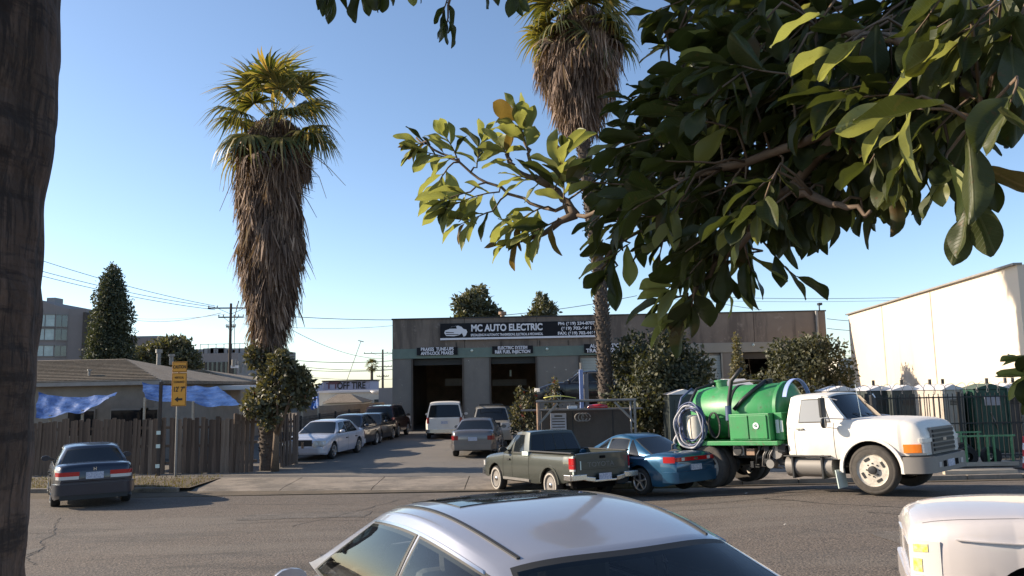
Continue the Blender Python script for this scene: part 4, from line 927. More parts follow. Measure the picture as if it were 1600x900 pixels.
# ------------------------------------------------------------------ workshop building
def workshop():
    t = thing('workshop_building', 'long grey concrete auto workshop with open bay doors and banner', 'building', (0, 50, 0))
    Yf = 50.0
    def X(px, y=600): return P(px, y, Yf).x
    x0, x1 = X(613), X(1297); H = P(612, 498, Yf).z; zdoor = 4.5; zb0, zb1 = 4.52, 5.12; D = 17
    def part(name, mt, a, b, z0, z1, y0=0, y1=.4, bev=0):
        return MB().box(((a + b) / 2, (y0 + y1) / 2, (z0 + z1) / 2), (b - a, y1 - y0, z1 - z0)).build(name, mt, t, bevel=bev)
    # upper wall in tilt-up panels with recessed joints
    ops = [(X(643), X(725)), (X(765), X(840)), (X(905), X(962)), (X(1052), X(1131)), (X(1160), X(1248))]
    n = 6; ex = linsp(x0, x1, n + 1)
    for a, b in zip(ex, ex[1:]): part('wall_panel', 'facade', a + .015, b - .015, zb1, H - .08)
    part('wall_backing', 'blacktrim', x0 + .1, x1 - .1, zb1, H - .2, .3, .5)
    part('parapet_cap', 'dark_metal', x0 - .04, x1 + .04, H - .08, H, -.05, .5)
    xm = X(1000)
    part('wall_band', 'teal_band', x0, xm, zb0, zb1, -.06, .4); part('wall_band', 'grey_band', xm + .01, x1, zb0, zb1, -.06, .4)
    xs_ = [x0] + [v for o in ops for v in o] + [x1]
    for i in range(0, len(xs_), 2): part('wall_pier', 'facade_low', xs_[i], xs_[i + 1], 0, zb0 - .005)
    # side walls, back wall, roof, floor and dark interior
    part('side_wall', 'facade', x0, x0 + .3, 0, H - .09, .41, D); part('side_wall', 'facade', x1 - .3, x1, 0, H - .09, .41, D)
    part('back_wall', 'interior', x0 + .3, x1 - .3, 0, H - .5, D - .3, D)
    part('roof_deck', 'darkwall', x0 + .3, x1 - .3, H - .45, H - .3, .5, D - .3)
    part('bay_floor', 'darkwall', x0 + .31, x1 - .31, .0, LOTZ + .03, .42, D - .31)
    for i, (a, b) in enumerate(ops):
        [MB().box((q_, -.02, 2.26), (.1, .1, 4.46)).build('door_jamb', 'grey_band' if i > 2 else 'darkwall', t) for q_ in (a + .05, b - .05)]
        if i in (0, 1, 4): part('rolled_door', 'dark_metal', a + .1, b - .1, 4.1, 4.49, .42, .8)
    def rolldoor(a, b, z0, z1):
        m = MB(); k = int((z1 - z0) / .16)
        for j in range(k): m.box(((a + b) / 2, .2, z0 + (j + .5) * .16), (b - a, .05, .148))
        o = m.build('roller_door', 'roll_door', t); o['kind'] = 'stuff'; m2 = MB().box(((a + b) / 2, .24, (z0 + z1) / 2), (b - a, .02, z1 - z0)); m2.build('roller_backing', 'greytrim', t)
    rolldoor(ops[3][0] + .1, ops[3][1] - .1, .03, 4.48); rolldoor(ops[2][0] + .1, ops[2][1] - .1, 2.9, 4.48)
    # inside: mezzanine beam, shelving, hanging lamp
    m = MB(); m.box(((ops[0][1] - .8), 7, 3.05), (1.9, .3, .5)); m.box((ops[1][0] + 1.2, 7, 2.95), (2.4, .3, .45)); m.build('mezzanine_beam', 'trim', t)
    for i in range(8):
        xx = rng.uniform(ops[0][0] + .4, ops[1][1]); MB().box((xx, rng.uniform(4, 9), .8), (rng.uniform(.5, 1.1), .6, rng.uniform(.8, 1.8))).build('tool_cabinet', rng.choice(['interior', 'darkwall', 'greytrim']), t, bevel=.03)
    for i in range(2): MB().box((ops[1][0] + 1.3, 3.2, 3.55), (.12, .12, .4)).build('hanging_lamp', 'sticker', t) if i == 0 else None
    # drain pipes, conduits, wall lamps, stains from scuppers
    px_ = X(1282); MB().cyl((px_, -.1, .1), (px_, -.1, H - .05), .09).build('downpipe', 'galv', t, True, sharp=40)
    for p_ in (714, 784, 845, 890): MB().cyl((X(p_), -.03, zb1 + .05), (X(p_), -.03, zb1 + .35), .03).build('conduit', 'darkwall', t)
    for p_ in (738, 856, 1180): MB().lathe([(.001, -.05), (.06, -.03), (.09, .03), (.001, .05)], 'Y', 12, (X(p_), -.12, 4.95)).build('wall_lamp', 'sticker', t, True)
    for p_, s_ in ((787, 1), (1114, .9)):
        m = MB(); xx = X(p_); m.cyl((xx, .5, H - .4), (xx, .5, H + .2), .14); m.cyl((xx, .5, H + .17), (xx, .5, H + .34), .25); m.build('roof_vent', 'rustpipe', t, True, sharp=40)
    m = MB(); xx = X(1291); m.cyl((xx, .3, H - .2), (xx, .3, H + .38), .04); m.box((xx, .2, H + .4), (.22, .3, .14)); m.build('camera_mast', 'dark_metal', t)
    # faint patches: number plate over the last bays
    text('11', .35, (X(1100), -.08, 4.85), t, 'darkwall', bold=.0)
    return X, H
X50, HB = workshop()
def banner(name, label, px0, px1, ztop, zbot, rows, cat='banner', hem=True):
    a, b = X50(px0), X50(px1); t = thing(name, label, cat, ((a + b) / 2, 49.86, (ztop + zbot) / 2))
    w_, h = b - a, ztop - zbot
    MB().grid(lambda u, v: Vector((u, .012 * math.sin(u * 2.1) - .02, v)), linsp(-w_ / 2, w_ / 2, 30), [-h / 2, h / 2]).build('banner_cloth', 'sign_black', t, True)
    if hem: MB().box((0, -.03, -h / 2 - .05), (w_, .05, .12)).build('banner_hem', 'sign_white', t)
    for (s, cx_, cz_, sz, wd) in rows: text(s, sz, (cx_ * w_, -.05, cz_ * h), t, 'sign_white', width=wd * w_, bold=.035)
    return t, w_, h
tb, bw, bh = banner('main_banner', 'long black banner with a white car and auto electric lettering high on the wall', 689, 935, P(690, 506, 50).z, P(690, 529, 50).z,
    [('MC AUTO ELECTRIC', -.075, .13, .58, .455), ('SPECIALIZING IN AUTOMATIC TRANSMISSIONS, ELECTRICAL & MECHANICAL', -.075, -.33, .21, .46),
     ('PH: (619) 234-8707', .37, .33, .26, .235), ('(619) 702-6461', .37, .0, .26, .19), ('FAX: (619) 702-4461', .37, -.33, .26, .235)])
cp = [(-.5, -.1), (-.46, .02), (-.3, .08), (-.18, .2), (.08, .24), (.22, .18), (.3, .08), (.42, .04), (.46, -.06), (.4, -.24), (.3, -.3), (.24, -.12), (.1, -.22), (-.1, -.26), (-.42, -.24)]
MB().prism([(x * 1.5, z) for x, z in cp], (-bw / 2 + 1.0, -.045, 0), (1, 0, 0), (0, 0, 1.3), (0, -.012, 0)).build('car_picture', 'sign_white', tb)
MB().prism([(-.3, .1), (-.16, .2), (.0, .22), (.02, .1)], (-bw / 2 + 1.0, -.058, 0), (1.5, 0, 0), (0, 0, 1.3), (0, -.01, 0)).build('car_picture_window', 'sign_black', tb)
MB().prism([(-.44, -.05), (-.1, -.08), (-.1, -.11), (-.44, -.09)], (-bw / 2 + 1.0, -.058, 0), (1.5, 0, 0), (0, 0, 1.3), (0, -.01, 0)).build('car_picture_line', 'sign_black', tb)
MB().prism([(-.42, -.15), (.1, -.17), (.1, -.2), (-.42, -.19)], (-bw / 2 + 1.0, -.058, 0), (1.5, 0, 0), (0, 0, 1.3), (0, -.01, 0)).build('car_picture_line', 'sign_black', tb)
z1, z0 = P(683, 543, 50).z, P(683, 555, 50).z
banner('bay_sign', 'small black sign about brakes above the first bay door', 652, 716, z1, z0, [('BRAKES  TUNE-UPS', 0, .25, .28, .8), ('ANTI-LOCK BRAKES', 0, -.27, .28, .8)], 'sign', False)
banner('bay_sign', 'small black sign about electric systems above the second bay door', 770, 834, z1, z0, [('ELECTRIC SYSTEM', 0, .25, .26, .72), ('R&R FUEL INJECTION', 0, -.27, .28, .86)], 'sign', False)
banner('bay_sign', 'small black sign about automatic transmissions partly behind the palm trunk', 914, 978, z1 + .02, z0 - .05, [('AUTOMATIC', 0, .25, .32, .72), ('TRANSMISSION', 0, -.27, .32, .9)], 'sign', False)

# ------------------------------------------------------------------ white building on the right
def white_building():
    a = P(1333, 600, 49.9).xy; b = P(1607, 600, 28.5).xy; H = P(1331, 492, 49.9).z
    d = (b - a).normalized(); nrm = Vector((-d.y, d.x))
    if nrm.x < 0: nrm = -nrm
    b2 = b; t = thing('white_building', 'tall blank white stucco building on the right behind the toilets', 'building', (a.x, a.y, 0))
    q = [Vector((0, 0)), (b2 - a), (b2 - a) + nrm * 25, nrm * 25]
    m = MB(); vs = [(p.x, p.y, z) for z in (0, H) for p in q]; m.add(vs, [(3, 2, 1, 0), (4, 5, 6, 7), (0, 1, 5, 4), (1, 2, 6, 5), (2, 3, 7, 6), (3, 0, 4, 7)]); m.build('wall', 'white_wall', t)
    m = MB()
    for p0, p1 in ((q[0], q[1]), (q[0], q[3])):
        e = (p1 - p0).normalized() * .06; m.bar((p0.x - e.x, p0.y - e.y, H + .03), (p1.x + e.x, p1.y + e.y, H + .03), .3, .07)
    m.build('parapet_cap', 'trim', t)
    for k in (.3, .62):
        c = (q[1]) * k; MB().box((c.x - nrm.x * .02, c.y - nrm.y * .02, H / 2), (.012, .03, H - .1), rz=math.atan2(d.y, d.x) + R(90)).build('wall_joint', 'trim', t)
white_building()

# ------------------------------------------------------------------ far buildings
def block(t, name, mt, px0, px1, ytop, Y, dep=20, z0=-.1, dx=0, org=None):
    a, b = P(px0, ytop, Y), P(px1, ytop, Y); H = P((px0 + px1) / 2, ytop, Y).z; o = org or Vector((0, 0, 0))
    return MB().box(((a.x + b.x) / 2 - o.x, Y + dep / 2 - o.y, (H + z0) / 2), (b.x - a.x, dep, H - z0)).build(name, mt, t), a.x, b.x, H
def hospital():
    Y = 110; t = thing('medical_office_building', 'large pinkish grey office block with ribbon windows behind the cypress', 'building', (P(80, 600, Y).x, Y, 0)); o = Vector(t.location)
    H = P(104, 482, Y).z
    # front with a stepped, faceted corner
    pts = [(P(-60, 480, Y).x - o.x, 0), (P(66, 480, Y).x - o.x, -1.5), (P(92, 480, Y).x - o.x, -.6), (P(104, 480, Y).x - o.x, .6), (P(131, 480, Y).x - o.x, .8), (P(131, 480, Y).x - o.x, 4), (P(-60, 480, Y).x - o.x, 4)]
    m = MB(); k = len(pts); Hs = [H + 2.2, H + 1.2, H + .4, H, H, H, H + 2]
    m.add([(x, y, -.1) for x, y in pts] + [(x, y, h) for (x, y), h in zip(pts, Hs)], [tuple(range(k - 1, -1, -1)), tuple(range(k, 2 * k))] + [(i, (i + 1) % k, k + (i + 1) % k, k + i) for i in range(k)])
    m.build('wall', 'hospital', t)
    a = P(131, 486, Y).x - o.x; b = P(160, 486, Y).x - o.x; hh = P(140, 486, Y).z
    MB().box(((a + b) / 2 + .1, 4, hh / 2), (b - a, 5, hh)).build('stair_tower', 'hospital', t)
    MB().box((a + .15, .3, hh / 2), (.35, .9, hh - .3)).build('dark_joint', 'darkwall', t)  # dark upright strip between the wall and the stair tower
    for zt, zb_ in ((500, 514), (522, 535), (548, 560)):
        for q, (i, j, u0, u1) in enumerate(((0, 1, .55, .99), (1, 2, .02, .98), (2, 3, .02, .98))):
            z1, z0 = P(90, zt - 8, Y).z, P(90, zb_ - 3, Y).z
            p, r = Vector(pts[i]), Vector(pts[j]); aa = p + (r - p) * u0; bb = p + (r - p) * u1; npn = max(2, int((bb - aa).length / 1.6))
            fr = MB().bar((aa.x, aa.y - .08, z0), (bb.x, bb.y - .08, z0), .15, .12); fr.bar((aa.x, aa.y - .08, z1), (bb.x, bb.y - .08, z1), .15, .12); f = fr.build('window_frame', 'greytrim', t)
            for w_ in range(npn):
                c, d = aa + (bb - aa) * ((w_ + .05) / npn), aa + (bb - aa) * ((w_ + .95) / npn)
                MB().add([(c.x, c.y - .06, z0), (d.x, d.y - .06, z0), (d.x, d.y - .06, z1), (c.x, c.y - .06, z1)], [(0, 1, 2, 3)]).build('window_pane', 'far_glass_pale' if q < 2 else 'far_glass', f)
    MB().box((P(66, 480, Y).x - o.x, 3, H + 1.2), (1.2, 2, 1.2)).build('roof_plant', 'greytower', t)
hospital()
def far_blocks():
    Y = 125
    t = thing('grey_annex', 'small flat roofed building between the cypress and the spreading tree', 'building', (P(225, 600, Y).x, Y, 0)); o = Vector(t.location)
    block(t, 'wall', 'hospital', 205, 250, 528, Y, 12, org=o); block(t, 'parapet', 'greytower', 204, 251, 525, Y + .2, 11, z0=P(228, 529, Y).z, org=o)
    Y = 100
    t = thing('grey_clinic', 'grey concrete clinic with tall window slots behind the utility pole', 'building', (P(340, 600, Y).x, Y, 0)); o = Vector(t.location)
    _, a, b, H = block(t, 'wall', 'hospital', 296, 372, 552, Y, 22, org=o); block(t, 'wing', 'greytower', 255, 310, 546, Y + 6, 20, org=o); block(t, 'tower', 'hospital', 338, 412, 544, Y + 8, 16, org=o)
    z0, z1 = P(330, 588, Y).z, P(330, 566, Y).z
    for i in range(9):
        x = P(308 + i * 7, 570, Y).x - o.x
        MB().box((x, -.06, (z0 + z1) / 2), (.22, .2, z1 - z0)).build('wall_fin', 'darkwall', t); 
        MB().box((x + .26, -.03, (z0 + z1) / 2), (.28, .1, z1 - z0)).build('window', 'far_glass', t)
    for i in range(9):
        x = P(300 + i * 8, 545, Y).x - o.x; MB().box((x, 4, H + .35), (rng.uniform(.5, 1.6), 2, rng.uniform(.3, 1.0))).build('roof_plant', 'greytower', t)
    m = MB(); x = P(308, 540, Y).x - o.x
    for i in range(7): m.bar((x + i * 1.0, 1, H), (x + i * 1.0, 1, H + 1.2), .06)
    m.bar((x, 1, H + 1.2), (x + 6, 1, H + 1.2), .06); m.build('roof_railing', 'iron', t)
far_blocks()
def house(px0, px1, rx0, rx1, yeave, yridge, Y, dep, label, wall='house_wall', nm='bungalow'):
    a, b = P(px0, yeave, Y), P(px1, yeave, Y); ze = (a.z + b.z) / 2; zr = P((rx0 + rx1) / 2, yridge, Y + dep / 2).z
    t = thing(nm, label, 'house', ((a.x + b.x) / 2, Y, 0)); o = Vector(t.location)
    x0, x1 = a.x - o.x, b.x - o.x; r0, r1 = P(rx0, yridge, Y + dep / 2).x - o.x, P(rx1, yridge, Y + dep / 2).x - o.x
    MB().box(((x0 + x1) / 2, dep / 2, ze / 2 - .1), (x1 - x0 - .9, dep - .9, ze)).build('wall', wall, t)
    m = MB(); vs = [(x0, 0, ze), (x1, 0, ze), (x1, dep, ze), (x0, dep, ze), (r0, dep / 2, zr), (r1, dep / 2, zr)]
    vs += [(x, y, z - .14) for x, y, z in vs[:4]]
    m.add(vs, [(0, 1, 5, 4), (1, 2, 5), (2, 3, 4, 5), (3, 0, 4), (6, 7, 1, 0), (7, 8, 2, 1), (8, 9, 3, 2), (9, 6, 0, 3), (9, 8, 7, 6)])
    rf = m.build('roof', 'shingle', t)
    # shingle courses laid proud of the front slope
    m = MB(); k = 16
    for i in range(k):
        f = i / k; A = Vector(vs[0]).lerp(Vector(vs[4]), f); B = Vector(vs[1]).lerp(Vector(vs[5]), f)
        m.bar(A + Vector((.05, -.01, .012)), B + Vector((-.05, -.01, .012)), .12, .03)
    q = m.build('shingle_course', 'shingle', t); q['kind'] = 'stuff'
    MB().bar((x0, -.03, ze - .06), (x1, -.03, ze - .06), .05, .2).build('fascia', 'trim', t)
    for i, (fx, fh, fr) in enumerate(((.72, .8, .09), (.8, .5, .09), (.5, .35, .05))):
        xx = x0 + (x1 - x0) * fx; yy_ = dep * (.38 if i < 2 else .12); zz = ze + (zr - ze) * min(1, yy_ / (dep / 2))
        m = MB(); m.cyl((xx, yy_, zz - .1), (xx, yy_, zz + fh * .7), fr); m.cyl((xx, yy_, zz + fh * .55), (xx, yy_, zz + fh * .75), fr * 1.6); m.build('chimney_flue', 'galv', rf, True, sharp=40)
    return t, o, x0, x1, ze
t, o, x0, x1, ze = house(-30, 252, 60, 196, 597, 562, 31.5, 11, 'low bungalow with brown shingle hip roof behind the wooden fence')
for px_, w_ in ((196, 1.4), (120, 1.0), (228, .6)):
    x = P(px_, 620, 31.5).x - o.x; f = MB().box((x, .4, 1.6), (w_ + .1, .08, 1.1)).build('window_frame', 'trim', t); MB().box((x, .35, 1.6), (w_, .04, .95)).build('window_pane', 'glass', f)
house(262, 372, 290, 318, 596, 578, 44, 9, 'second bungalow roof showing right of the caution sign')
def shed():
    t = thing('white_carport', 'flat white roofed carport beside the blue tarpaulin', 'shed', (P(350, 610, 38).x, 38, 0)); o = Vector(t.location)
    z = P(350, 606, 38).z; MB().box((0, 2, z), (2.4, 4, .22)).build('roof', 'roof_white', t, bevel=.02)
    for s in (-1, 1): MB().box((s * 1.0, .3, z / 2 - .05), (.12, .12, z - .12)).build('post', 'trim', t); MB().box((s * 1.0, 3.6, z / 2 - .05), (.12, .12, z - .12)).build('post', 'trim', t)
shed()
def tarp(pts, Y, label, sag=.25, poles=()):
    """pts: four photo corners tl, tr, br, bl with depths"""
    t = thing('tarpaulin', label, 'tarpaulin', (P(pts[0][0], pts[0][1], pts[0][2]).x, pts[0][2], 0), group='blue tarpaulins behind the fence'); o = Vector(t.location)
    c = [P(*p) - o for p in pts]
    def f(u, v):
        p = c[0].lerp(c[1], u).lerp(c[3].lerp(c[2], u), v)
        p.z -= sag * math.sin(math.pi * u) * .5 + .015 * math.sin(23 * u + 6 * v) + .04 * abs(math.sin(9 * u - 4 * v)) + .03 * abs(math.sin(14 * v + 5 * u)) + .05 * v * math.sin(11 * u); p.y += .05 * math.sin(9 * v + 4 * u) + .04 * math.sin(31 * u); return p
    MB().grid(f, linsp(0, 1, 60), linsp(0, 1, 24)).build('sheet', 'tarp', t, True)
    for u, v in poles:
        p = f(u, v); MB().bar((p.x, p.y, 0), (p.x, p.y, p.z + .03), .07).build('pole', 'timber', t)
tarp([(60, 612, 30.8), (186, 611, 30.2), (168, 624, 28.2), (55, 650, 28.2)], 30, 'blue tarpaulin slung low at the left behind the fence', .35, ((.65, .9), (.2, .9)))
tarp([(222, 597, 31.0), (340, 602, 32), (379, 633, 28.4), (226, 620, 28.2)], 30, 'blue tarpaulin awning behind the caution sign', .1, ((.0, 1), (.98, 1), (.5, 1)))
tarp([(470, 616, 40), (497, 615, 40), (498, 636, 38.5), (472, 636, 38.5)], 40, 'small blue tarpaulin beside the tyre shop', .05, ((.0, 1), (.98, 1)))
def tyreshop():
    Y = 90; t = thing('tyre_shop', 'low shop with painted tyre lettering at the end of the yard', 'shop', (P(535, 620, Y).x, Y, 0)); o = Vector(t.location)
    def X(px): return P(px, 600, Y).x - o.x
    def Z(py): return P(540, py, Y).z
    MB().box(((X(505) + X(578)) / 2, 3, Z(596) / 2), (X(578) - X(505), 6, Z(596))).build('wall', 'shop_sign', t)
    m = MB(); m.add([(X(497), -2, 0), (X(505), -.02, 0), (X(505), -.02, Z(596)), (X(497), -2, Z(606)), (X(497), 6, 0), (X(497), 6, Z(606))], [(0, 1, 2, 3), (0, 3, 5, 4)]); m.build('side_wall', 'shop_side', t)
    MB().box(((X(503) + X(579)) / 2, 3, Z(595)), (X(579) - X(503), 6.3, .14)).build('roof_edge', 'darkwall', t)
    text('OFF TIRE', 1.05, (X(549), -.05, Z(603)), t, 'sign_ink', width=X(573) - X(529), bold=.02); text('T I', .9, (X(518), -.05, Z(603)), t, 'shop_faded', width=X(527) - X(511), bold=.02)
    MB().box(((X(514) + X(532)) / 2, -.03, Z(598)), (X(532) - X(514), .05, .3)).build('red_stripe', 'shop_faded', t)
    t2 = thing('yard_office', 'cream walled office with brown hip roof before the tyre shop', 'building', (P(530, 620, 70).x, 70, 0)); o2 = Vector(t2.location)
    def X2(px): return P(px, 600, 70).x - o2.x
    def Z2(py): return P(540, py, 70).z
    m = MB(); x0, x1 = X2(498), X2(566); ze, zr = Z2(629), Z2(616)
    m.add([(x0 + .3, 0, ze), (x1, 0, ze), (x1, 6, ze), (x0, 6, ze), (x0 + 1, 3, zr), (x1 - 1.6, 3, zr)], [(0, 1, 5, 4), (1, 2, 5), (2, 3, 4, 5), (3, 0, 4), (0, 3, 2, 1)]); m.build('roof', 'shingle', t2)
    MB().box(((x0 + x1) / 2, 3.2, ze / 2 - .05), (x1 - x0 - .4, 5.6, ze)).build('wall', 'shop_wall', t2)
    t3 = thing('cream_store', 'cream flat roofed store between the office and the workshop corner', 'building', (P(580, 620, 76).x, 76, 0)); o3 = Vector(t3.location)
    a, b = P(497, 600, 76).x - o3.x, P(601, 600, 76).x - o3.x; h = P(560, 613, 76).z
    MB().box(((a + b) / 2, 3, h / 2), (b - a, 5, h)).build('wall', 'shop_wall', t3); MB().box(((a + b) / 2, 3, h + .1), (b - a + .3, 5.3, .2)).build('roof_edge', 'roof_white', t3)
    for i in range(3): MB().box((a + (b - a) * (.55 + .17 * i), .45, h * .6), (.7, .08, .5)).build('window', 'far_glass', t3)
    t4 = thing('dark_shed', 'dark grey shed beside the workshop corner with a pale dish on top', 'shed', (P(603, 620, 72).x, 72, 0)); o4 = Vector(t4.location)
    h = P(600, 606, 72).z; MB().box((0, 2, h / 2), (1.3, 4, h)).build('wall', 'greytower', t4); MB().lathe([(.001, 0), (.5, .1), (.7, .35), (.68, .36), (.001, .1)], 'Z', 16, (-.9, 1, h - .6)).build('dish', 'roof_white', t4, True)
tyreshop()
def small_right():
    t = thing('white_outbuilding', 'small white outbuilding glimpsed between the workshop and the white building', 'building', (P(1318, 600, 75).x, 75, 0)); o = Vector(t.location)
    h = P(1322, 560, 75).z; a, b = P(1312, 600, 75).x - o.x, P(1345, 600, 75).x - o.x
    MB().box(((a + b) / 2, 3, h / 2), (b - a, 6, h)).build('wall', 'shop_wall', t)
    MB().box(((a + b) / 2 - .2, -.1, h * .68), (b - a, .2, .2)).build('ledge', 'darkwall', t)
    MB().box(((a + b) / 2, -2, P(1322, 584, 75).z / 2), (b - a + 1, 3, P(1322, 584, 75).z)).build('lean_to', 'darkwall', t)
small_right()

# ------------------------------------------------------------------ poles and wires
def utility_pole(px, ytop, Y, label, arms, base=0, r=.15, sc=1.0):
    p = P(px, ytop, Y); t = thing('utility_pole', label, 'utility pole', (p.x, Y, 0), rz=R(8)); H = p.z
    MB().cyl((0, 0, -.2), (0, 0, H), r * 1.2, r * .8, 12).build('pole', 'polewood', t, True, sharp=40)
    for k, (dz, w_) in enumerate(arms):
        MB().bar((-w_ / 2, .12, H - dz), (w_ / 2, .12, H - dz), .1, .13).build('crossarm', 'polewood', t)
        MB().bar((-w_ * .3, .12, H - dz), (0, .12, H - dz - .6), .04).build('brace', 'iron', t); MB().bar((w_ * .3, .12, H - dz), (0, .12, H - dz - .6), .04).build('brace', 'iron', t)
        for s in (-.48, -.3, .12, .3, .48):
            MB().lathe([(.001, 0), (.05, 0), (.03, .05), (.08, .08), (.05, .13), (.07, .16), (.001, .22)], 'Z', 10, (w_ * s, .12, H - dz + .06)).build('insulator', 'greytrim', t, True)
    return t, Vector((p.x, Y, H))
tp, top1 = utility_pole(361, 474, 78, 'wooden utility pole with crossarms left of the shaggy palm', ((.45, 4.4), (1.35, 2.4), (2.3, .9)))
MB().lathe([(.001, 0), (.22, .02), (.22, .7), (.001, .75)], 'Z', 12, (.4, -.1, top1.z - 6.2)).build('transformer', 'greytrim', tp, True, sharp=40)
MB().box((.6, -.1, top1.z - 6.2), (.9, .3, .25)).build('lamp_arm', 'roof_white', tp)
tp2, top2 = utility_pole(598, 546, 150, 'distant utility pole with crossarms beside the workshop corner', ((.7, 7.0), (3.2, 3.4), (5, 2.2)), r=.2)
tp3 = thing('thin_mast', 'thin leaning mast with a small bar against the sky above the tyre shop', 'mast', (P(546, 600, 100).x, 100, 0))
a, b = P(540, 600, 100) - Vector(tp3.location), P(564, 533, 100) - Vector(tp3.location)
MB().cyl((a.x, 0, a.z), (b.x, 0, b.z), .035, n=6).build('mast', 'wire', tp3); MB().box((b.x, 0, b.z), (.7, .1, .1), ry=R(15)).build('bar', 'wire', tp3)
def wire(p, q, sag, label, r=.03, n=24):
    p, q = Vector(p), Vector(q); pts = []
    for i in range(n + 1):
        u = i / n; v = p.lerp(q, u); v.z -= sag * 4 * u * (1 - u); pts.append(v)
    o = MB().tube(pts, r, 5, False).build('overhead_wire', 'wire', None, True)
    tag(o, label, 'wire', 'overhead wires')
for i, (ya, yb) in enumerate(((392, 478), (411, 480), (419, 484))):
    wire(P(20, ya, 62), P(336, yb, 78), .35, ['uppermost wire', 'middle wire', 'lowest wire'][i] + ' of three running left from the crossarm over the cypress', .026)
wire(P(212, 500, 120), P(345, 489, 78.2), .5, 'thin wire running level from the cypress to the second crossarm', .035); wire(P(205, 497, 120), P(352, 491, 78.2), .3, 'faint wire just above the level wire by the cypress', .02)
wire(P(384, 489, 78), P(995, 462, 95), 1.6, 'long wire from the left utility pole passing over the workshop roof', .035)
wire(P(380, 506, 78), P(640, 506, 95), .5, 'lower wire from the left utility pole towards the workshop', .02)
wire(P(1000, 460, 95), P(1700, 448, 110), 1.0, 'upper wire crossing the sky above the workshop right half', .03)
wire(P(1000, 466, 95), P(1700, 451, 110), 1.0, 'second wire crossing the sky above the workshop right half', .02)
wire(P(1098, 468, 80), P(1190, 484, 80), .1, 'short wire dropping from the leaves to the workshop roof', .025)
for i, (ya, yb, r_) in enumerate(((563, 563, .06), (572, 577, .05), (577, 577, .05), (587, 592, .04))):
    wire(P(460, ya, 145), P(620, yb, 150), .4, ['top', 'second', 'third', 'bottom'][i] + ' wire of the set left of the workshop beside the distant pole', r_)
wire(P(455, 515, 100), P(600, 560, 150), 1.0, 'wire slanting down from the palm skirt to the distant pole', .035)
for i, y_ in enumerate((498, 513, 553)): wire(P(1292, y_, 85), P(1345, y_ + 4, 85), .05, ['high', 'middle', 'low'][i] + ' wire in the gap between the workshop and the white building', .03)

# ------------------------------------------------------------------ fences
def fence_run(p0, p1, H, label, group=None, wd=.145, seed=1):
    r_ = random.Random(seed); p0, p1 = Vector(p0), Vector(p1); L = (p1 - p0).length; d = (p1 - p0).normalized()
    t = thing('wooden_fence', label, 'fence', (p0.x, p0.y, LOTZ), math.atan2(d.y, d.x)); n = int(L / wd)
    shapes = []
    for k in range(10):
        h = H + r_.uniform(-.07, .06); w_ = wd - r_.uniform(.001, .012); c = r_.uniform(.01, .035)
        shapes.append(MB().prism([(-w_ / 2, 0), (w_ / 2, 0), (w_ / 2, h - c), (w_ / 2 - c, h), (-w_ / 2 + c, h), (-w_ / 2, h - c)], (0, 0, 0), (1, 0, 0), (0, 0, 1), (0, .02, 0)).mesh('picket', 'fence_wood' if k % 5 < 3 else ('fence_pale' if k % 5 == 3 else 'fence_dark')))
    for i in range(n):
        if r_.random() < .015: continue
        o = link('picket', shapes[r_.choice((0, 1, 2, 5, 6, 7, 0, 1, 2, 3, 8, 4, 9))], t); o.location = ((i + .5) * wd, r_.uniform(-.008, .008), r_.uniform(-.03, .02)); o.rotation_euler = (r_.gauss(0, .014), r_.gauss(0, .012), r_.gauss(0, .035))
    for z in (.35, H * .5, H - .3): MB().box((L / 2, .06, z), (L, .05, .09)).build('rail', 'fence_wood', t)
    for i in range(int(L / 2.4) + 1): MB().box((min(L, i * 2.4), .13, H / 2), (.1, .1, H)).build('post', 'fence_wood', t)
    return t
Yfc = 27.0
fa, fb = Vector((-19.5, Yfc + .6)), Vector((P(366, 700, Yfc).x, Yfc))
fence_run(fa, fb, 1.82, 'long dark wooden board fence behind the navy sedan')
fence_run(fb + Vector((.05, 0)), (P(402, 700, 27.3).x, 27.35), 1.95, 'taller board fence section at the shaggy palm', seed=3)
fence_run((P(440, 700, 28.6).x, 28.5), (P(468, 700, 30.2).x, 30.2), 1.85, 'short dark board gate right of the shaggy palm', seed=5)
pp = P(249, 680, 26.6); t = thing('reflector_post', 'dark wooden post with three pale reflectors in front of the fence', 'post', (pp.x, 26.6, 0))
MB().box((0, 0, P(249, 597, 26.6).z / 2), (.085, .085, P(249, 597, 26.6).z)).build('post', 'polewood', t)
for y_ in (676, 697, 728):
    z_ = P(249, y_, 26.6).z; MB().box((0, -.07, z_), (.13, .02, .12)).build('reflector', 'sticker', t)
pp = P(274, 744, 26.2); t = thing('caution_sign', 'orange caution clearance sign with arrow on a grey post', 'sign', (pp.x, 26.2, LOTZ), rx=0)
ztop = P(279, 565, 26.2).z; zbot = P(279, 635, 26.2).z; wS = (291 - 268) / 1250 * 26.2
MB().cyl((0, 0, -.1), (0, 0, ztop - .1), .04).build('post', 'galv', t, True, sharp=40)
zm = ztop - .36
MB().box((.06, -.06, (ztop + zm) / 2 - LOTZ), (wS, .02, ztop - zm - .02)).build('upper_plate', 'sign_orange', t, bevel=.01); MB().box((.06, -.06, (zm + zbot) / 2 - LOTZ), (wS, .02, zm - zbot - .02)).build('lower_plate', 'sign_orange', t, bevel=.01)
